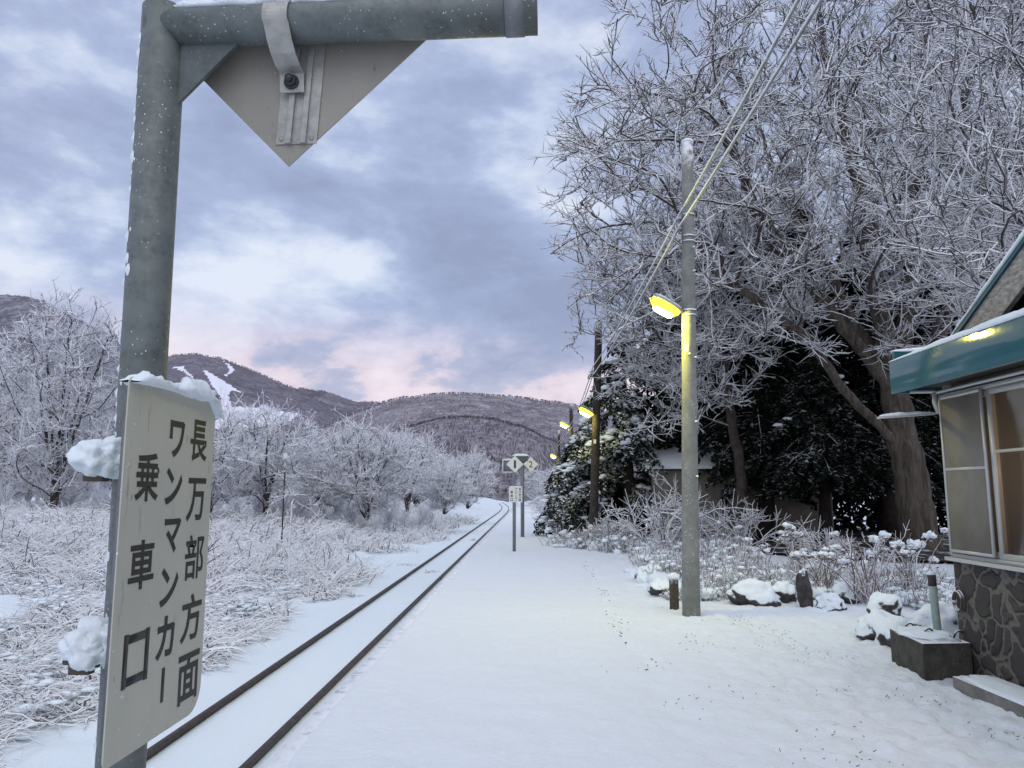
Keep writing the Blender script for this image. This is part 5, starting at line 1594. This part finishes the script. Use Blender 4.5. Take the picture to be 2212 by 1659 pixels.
for o, u, Y_, sc, sz, lab in [(tA, 15, 50, .9, .82, 'snowy tree half hidden at the very edge behind the large rounded tree'), (tA, 245, 56, .85, .75, 'snowy tree directly behind the sign post'), (tB, 455, 40, .8, 1.0, 'thin dark stemmed tree just beside the notice board edge'),
                              (tC, 690, 54, 1.0, 1.02, 'snowy tree between the dark forked tree and the full rounded tree'), (tB, 880, 58, 1.05, .95, 'greyish tree with bare upright twigs right of the full rounded tree'), (tC, 960, 52, .62, .6, 'small round snowy tree close to the track'),
                              (tC, 1010, 66, .75, .85, 'snowy tree left of the bend of the track'), (tC, 520, 62, 1.1, 1.05, 'pale tree in the second row behind the dark forked tree'), (tB, 640, 66, 1.2, 1.0, 'tall pale tree behind the stake'), (tC, 745, 74, 1.2, 1.05, 'hazy tree at the back of the field below the dark ridge'),
                              (tB, 350, 64, 1.3, 1.2, 'tree hidden partly by the sign post, below the ski hill'), (tC, 905, 84, 1.15, 1.05, 'distant snowy tree under the saddle of the hills')]:
    copy_tree(o, (atY(u, 1060, Y_)[0], Y_, .25 + (Y_ - 40) * .012), (sc, sz), random.uniform(0, TAU), lab)
# trees on the right beyond the platform
for u, Y_, sc, lab in ((1168, 95, 1.0, 'faraway snowy tree at the end of the platform beneath the third lamp'), (1215, 80, .95, 'snowy tree behind the third lamp post'), (1262, 70, .9, 'snowy tree half hidden by the lower fir')):
    copy_tree(tC, (atY(u, 1060, Y_)[0], Y_, -.1), (sc, sc * .85), random.uniform(0, TAU), lab)

# ------------------------------------------------------------------ far woods
def wood_mass(name, spots, hh, rng, kind='stuff', per=16, r=.06):
    """many leafless crowns at x,y,z: tapering upswept limbs, one object"""
    g = Geo(); spots = np.asarray(spots); n_ = len(spots); j = np.repeat(np.arange(n_), per); N = len(j)
    a = rng.uniform(0, TAU, N); h = hh[j] * rng.uniform(.55, 1.05, N); q = hh[j] * rng.uniform(.08, .4, N)
    z0 = h * rng.uniform(.05, .55, N)
    s = np.linspace(0, 1, 4)[None, :, None]
    hd = np.stack([np.cos(a), np.sin(a), 0 * a], 1)
    P = spots[j][:, None] + np.array([0, 0, 1.]) * z0[:, None, None] + hd[:, None] * q[:, None, None] * s ** .8 + np.array([0, 0, 1.]) * (h - z0)[:, None, None] * s + rng.normal(0, .03, (N, 4, 3)) * hh[j][:, None, None]
    g.add(*tubes(P, (r * rng.uniform(.6, 1.3, N))[:, None] * np.array([1.3, 1, .8, .4])[None], 3))
    return g


SCRUB = SC_, 1.0 + 1.3 * np.random.default_rng(3).random(len(SC_))
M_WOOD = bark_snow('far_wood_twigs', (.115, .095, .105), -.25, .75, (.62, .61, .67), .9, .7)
rng = np.random.default_rng(51)
S, Hh = [], []
while len(S) < 620:
    y = rng.uniform(85, 260); u = rng.uniform(-60, 1330); x = atY(u, 1060, y)[0]
    if abs(x - track_x(y)) < 6 + .03 * (y - 80): continue
    if -3 < x < 4 and y < 125: continue
    S.append((x, y, -.6 + (y - 85) * .045)); Hh.append(rng.uniform(5, 9))
S = np.array(S); Hh = np.array(Hh)
tag(link('scrub', wood_mass('scrub', SCRUB[0], SCRUB[1], rng, per=46, r=.022).mesh('scrub'), M_TWIG_FAR), kind='stuff')
tag(link('far_wood', wood_mass('far_wood', S, Hh, rng, per=46, r=.075).mesh('far_wood'), M_WOOD), kind='stuff')

# ------------------------------------------------------------------ hills
def hill_mat(name, c1, c2, snow, sc, run=False, fine=.035):
    n = NT(name); v = n.coord('Object')
    vs = n.coord('Object', (1, 1, .35))
    a = n.noise(v, sc, 6, .65, .6); b = n.noise(vs, fine, 4, .7); c = n.noise(vs, fine * 4.5, 2, .6)
    col = n.mix(n.map(a, .36, .66), c1, c2)
    f = n.map(n.math('ADD', n.math('MULTIPLY', b, .55), n.math('MULTIPLY', c, .45)), .44, .66)
    col = n.mix(n.math('MULTIPLY', f, .6), col, snow)
    if run:
        at = n.node('ShaderNodeAttribute', attribute_name='piste')
        col = n.mix(n.map(n.math('ADD', at.outputs['Fac'], n.math('MULTIPLY', n.math('SUBTRACT', c, .5), 1.3)), .3, .7), col, (.80, .80, .88))
    n.set(Base_Color=col, Roughness=.95, Specular_IOR_Level=.1)
    return n.m


def hill(name, prof, Y, front, back, mt, base=-4., seed=0, amp=.1, dx=None, rough=2.5, gully=.12, runs=None, wsc=1., ext=True):
    prof = np.array([atY(u, v_, Y) for u, v_ in prof])
    x0, x1 = prof[0, 0], prof[-1, 0]; nx = 260; xs_ = np.linspace(x0, x1, nx)
    sv = np.concatenate([np.linspace(0, 1, 70), 1 + np.linspace(.05, 1, 14)])
    X = np.empty((len(sv), nx)); Yy = np.empty_like(X); Z = np.empty_like(X)
    for i, x in enumerate(xs_):
        H = np.interp(x, prof[:, 0], prof[:, 2]) + rough * mnoise.noise(Vector((x / 60 * wsc, seed, 0))) + rough * .7 * mnoise.noise(Vector((x / 17 * wsc, seed, 3)))
        for k_, s in enumerate(sv):
            if s <= 1:
                y = Y - front * (1 - s)
                g_ = mnoise.noise(Vector((x / (front * .22), s * 1.6, seed))) + .5 * mnoise.noise(Vector((x / (front * .09), s * 4, seed + 5)))
                z = base + (H - base) * (s ** 1.25 + gully * g_ * s * (1 - s) * 4 * .9)
                z += rough * .6 * mnoise.noise(Vector((x / 22 * wsc, y / 22 * wsc, seed)))* (1 - s)
            else:
                y = Y + back * (s - 1); z = H - (H - base) * (s - 1) ** 1.3
            X[k_, i], Yy[k_, i], Z[k_, i] = x * (y / Y) if s <= 1 else x, y, z
    idx = np.arange(X.size).reshape(X.shape)
    Q = np.stack([idx[:-1, :-1], idx[:-1, 1:], idx[1:, 1:], idx[1:, :-1]], -1).reshape(-1, 4)
    V = np.stack([X, Yy, Z], -1).reshape(-1, 3)
    me = mesh_np(name, V, Q)
    if runs:
        val = np.zeros(len(V), np.float32); D = V - CAM; w_ = D @ FWD; U_ = CX + FPX * (D @ RGT) / w_; W_ = CY - FPX * (D @ UPV) / w_
        for i in range(len(V)):
            for q in runs:
                if inside((U_[i], W_[i]), q): val[i] = 1; break
        me.attributes.new('piste', 'FLOAT', 'POINT').data.foreach_set('value', val)
    o = tag(link(name, me, mt), kind='structure')
    return o, X, Yy, Z


def zz4(x, y): return (450 + x * .4747) * .73733, (950 + y * .4747) * .73733


RUNS = [[zz4(*q) for q in ((300, 275), (350, 300), (470, 375), (555, 430), (478, 403), (462, 440), (482, 505), (395, 510), (420, 455), (365, 390), (335, 330))],
        [zz4(*q) for q in ((425, 222), (475, 255), (503, 285), (445, 320), (432, 318), (470, 285), (452, 250))],
        [zz4(*q) for q in ((120, 268), (182, 262), (225, 305), (255, 335), (300, 352), (235, 330), (170, 285))],
        [zz4(*q) for q in ((380, 505), (650, 515), (672, 492), (745, 532), (895, 553), (840, 600), (600, 640), (380, 640))]]
HA = hill_mat('mountain_forest', (.115, .105, .13), (.17, .155, .185), (.33, .31, .36), .008, True, .02)
HB = hill_mat('ridge_forest', (.115, .105, .13), (.19, .175, .205), (.40, .38, .43), .008, False, .02)
HC = hill_mat('near_hill_forest', (.15, .132, .15), (.235, .215, .235), (.52, .50, .55), .011, False, .035)
HD = hill_mat('low_hill_forest', (.135, .118, .135), (.24, .215, .235), (.50, .48, .53), .018, False, .06)
hills = []
hills.append((hill('far_mountain', [(-700, 800), (-400, 690), (-150, 640), (0, 636), (55, 641), (95, 650), (120, 664), (170, 690), (260, 730), (420, 830)], 3400, 1900, 900, hill_mat('far_mountain_forest', (.11, .11, .135), (.19, .185, .215), (.45, .44, .50), .004, False, .012), seed=2, rough=7, gully=.2, wsc=.5), 1100, 9, 3))
hills.append((hill('ski_mountain', [(40, 960), (180, 870), (280, 800), (340, 778), (375, 768), (420, 765), (470, 773), (520, 790), (580, 816), (650, 846), (720, 882), (800, 925), (880, 960), (960, 1000)], 2400, 1300, 700, HA, seed=4, rough=4, gully=.10, runs=RUNS, wsc=.6), 2600, 11, 2.2))
hills.append((hill('rear_ridge', [(520, 960), (600, 850), (650, 838), (700, 845), (730, 856), (770, 868), (810, 868), (850, 872), (900, 900), (1000, 960)], 3000, 1200, 600, HB, seed=6, rough=4, gully=.1, wsc=.6), 900, 10, 2.2))
hills.append((hill('broad_hill', [(560, 1000), (680, 935), (760, 895), (820, 873), (870, 860), (920, 853), (980, 850), (1040, 853), (1100, 858), (1160, 864), (1230, 874), (1330, 895), (1450, 925), (1600, 960), (1800, 1010)], 1500, 800, 400, HC, seed=8, rough=3, gully=.16, wsc=1.), 3800, 9, 1.6))
hills.append((hill('low_hill', [(700, 1010), (800, 960), (880, 925), (950, 906), (1010, 902), (1070, 908), (1130, 925), (1180, 948), (1250, 975), (1400, 1010)], 800, 480, 250, HD, seed=10, rough=2.2, gully=.15, wsc=1.6), 3600, 8, 1.0))
hills.append((hill('wooded_slope', [(-300, 1010), (0, 985), (250, 980), (500, 985), (700, 985), (850, 985), (960, 975), (1040, 985), (1120, 1010), (1200, 1030), (1320, 1042)], 380, 170, 120, HD, seed=12, rough=1.2, gully=.1, wsc=2.5, base=-1.5), 2600, 7, .7))
for (o_, X, Yy, Z), cnt, hh, rad in hills:
    # leafless trees standing on the slopes and along the ridge line
    r_ = np.random.default_rng(len(o_.name) + cnt)
    ny_, nx_ = X.shape; S = []
    rows = np.concatenate([r_.integers(4, 69, int(cnt * .7)), np.full(cnt - int(cnt * .7), 69)])
    cols = r_.integers(0, nx_ - 1, cnt); fr_ = r_.random(cnt)
    S = np.stack([M_[rows, cols] * (1 - fr_) + M_[rows, cols + 1] * fr_ for M_ in (X, Yy, Z)], 1)
    if o_.name.startswith('ski'):
        at = np.array([d_.value for d_ in o_.data.attributes['piste'].data]).reshape(X.shape); S = S[at[rows, cols] < .5]
    mt_ = bark_snow(o_.name + '_trees', (.15, .138, .158), -.4, 1.0, (.46, .44, .49), .9, .1)
    tag(link(o_.name + '_woods', wood_mass('woods', S, r_.uniform(.25, .5, len(S)) * hh, r_, per=8, r=rad * .2).mesh('woods'), mt_), kind='stuff')
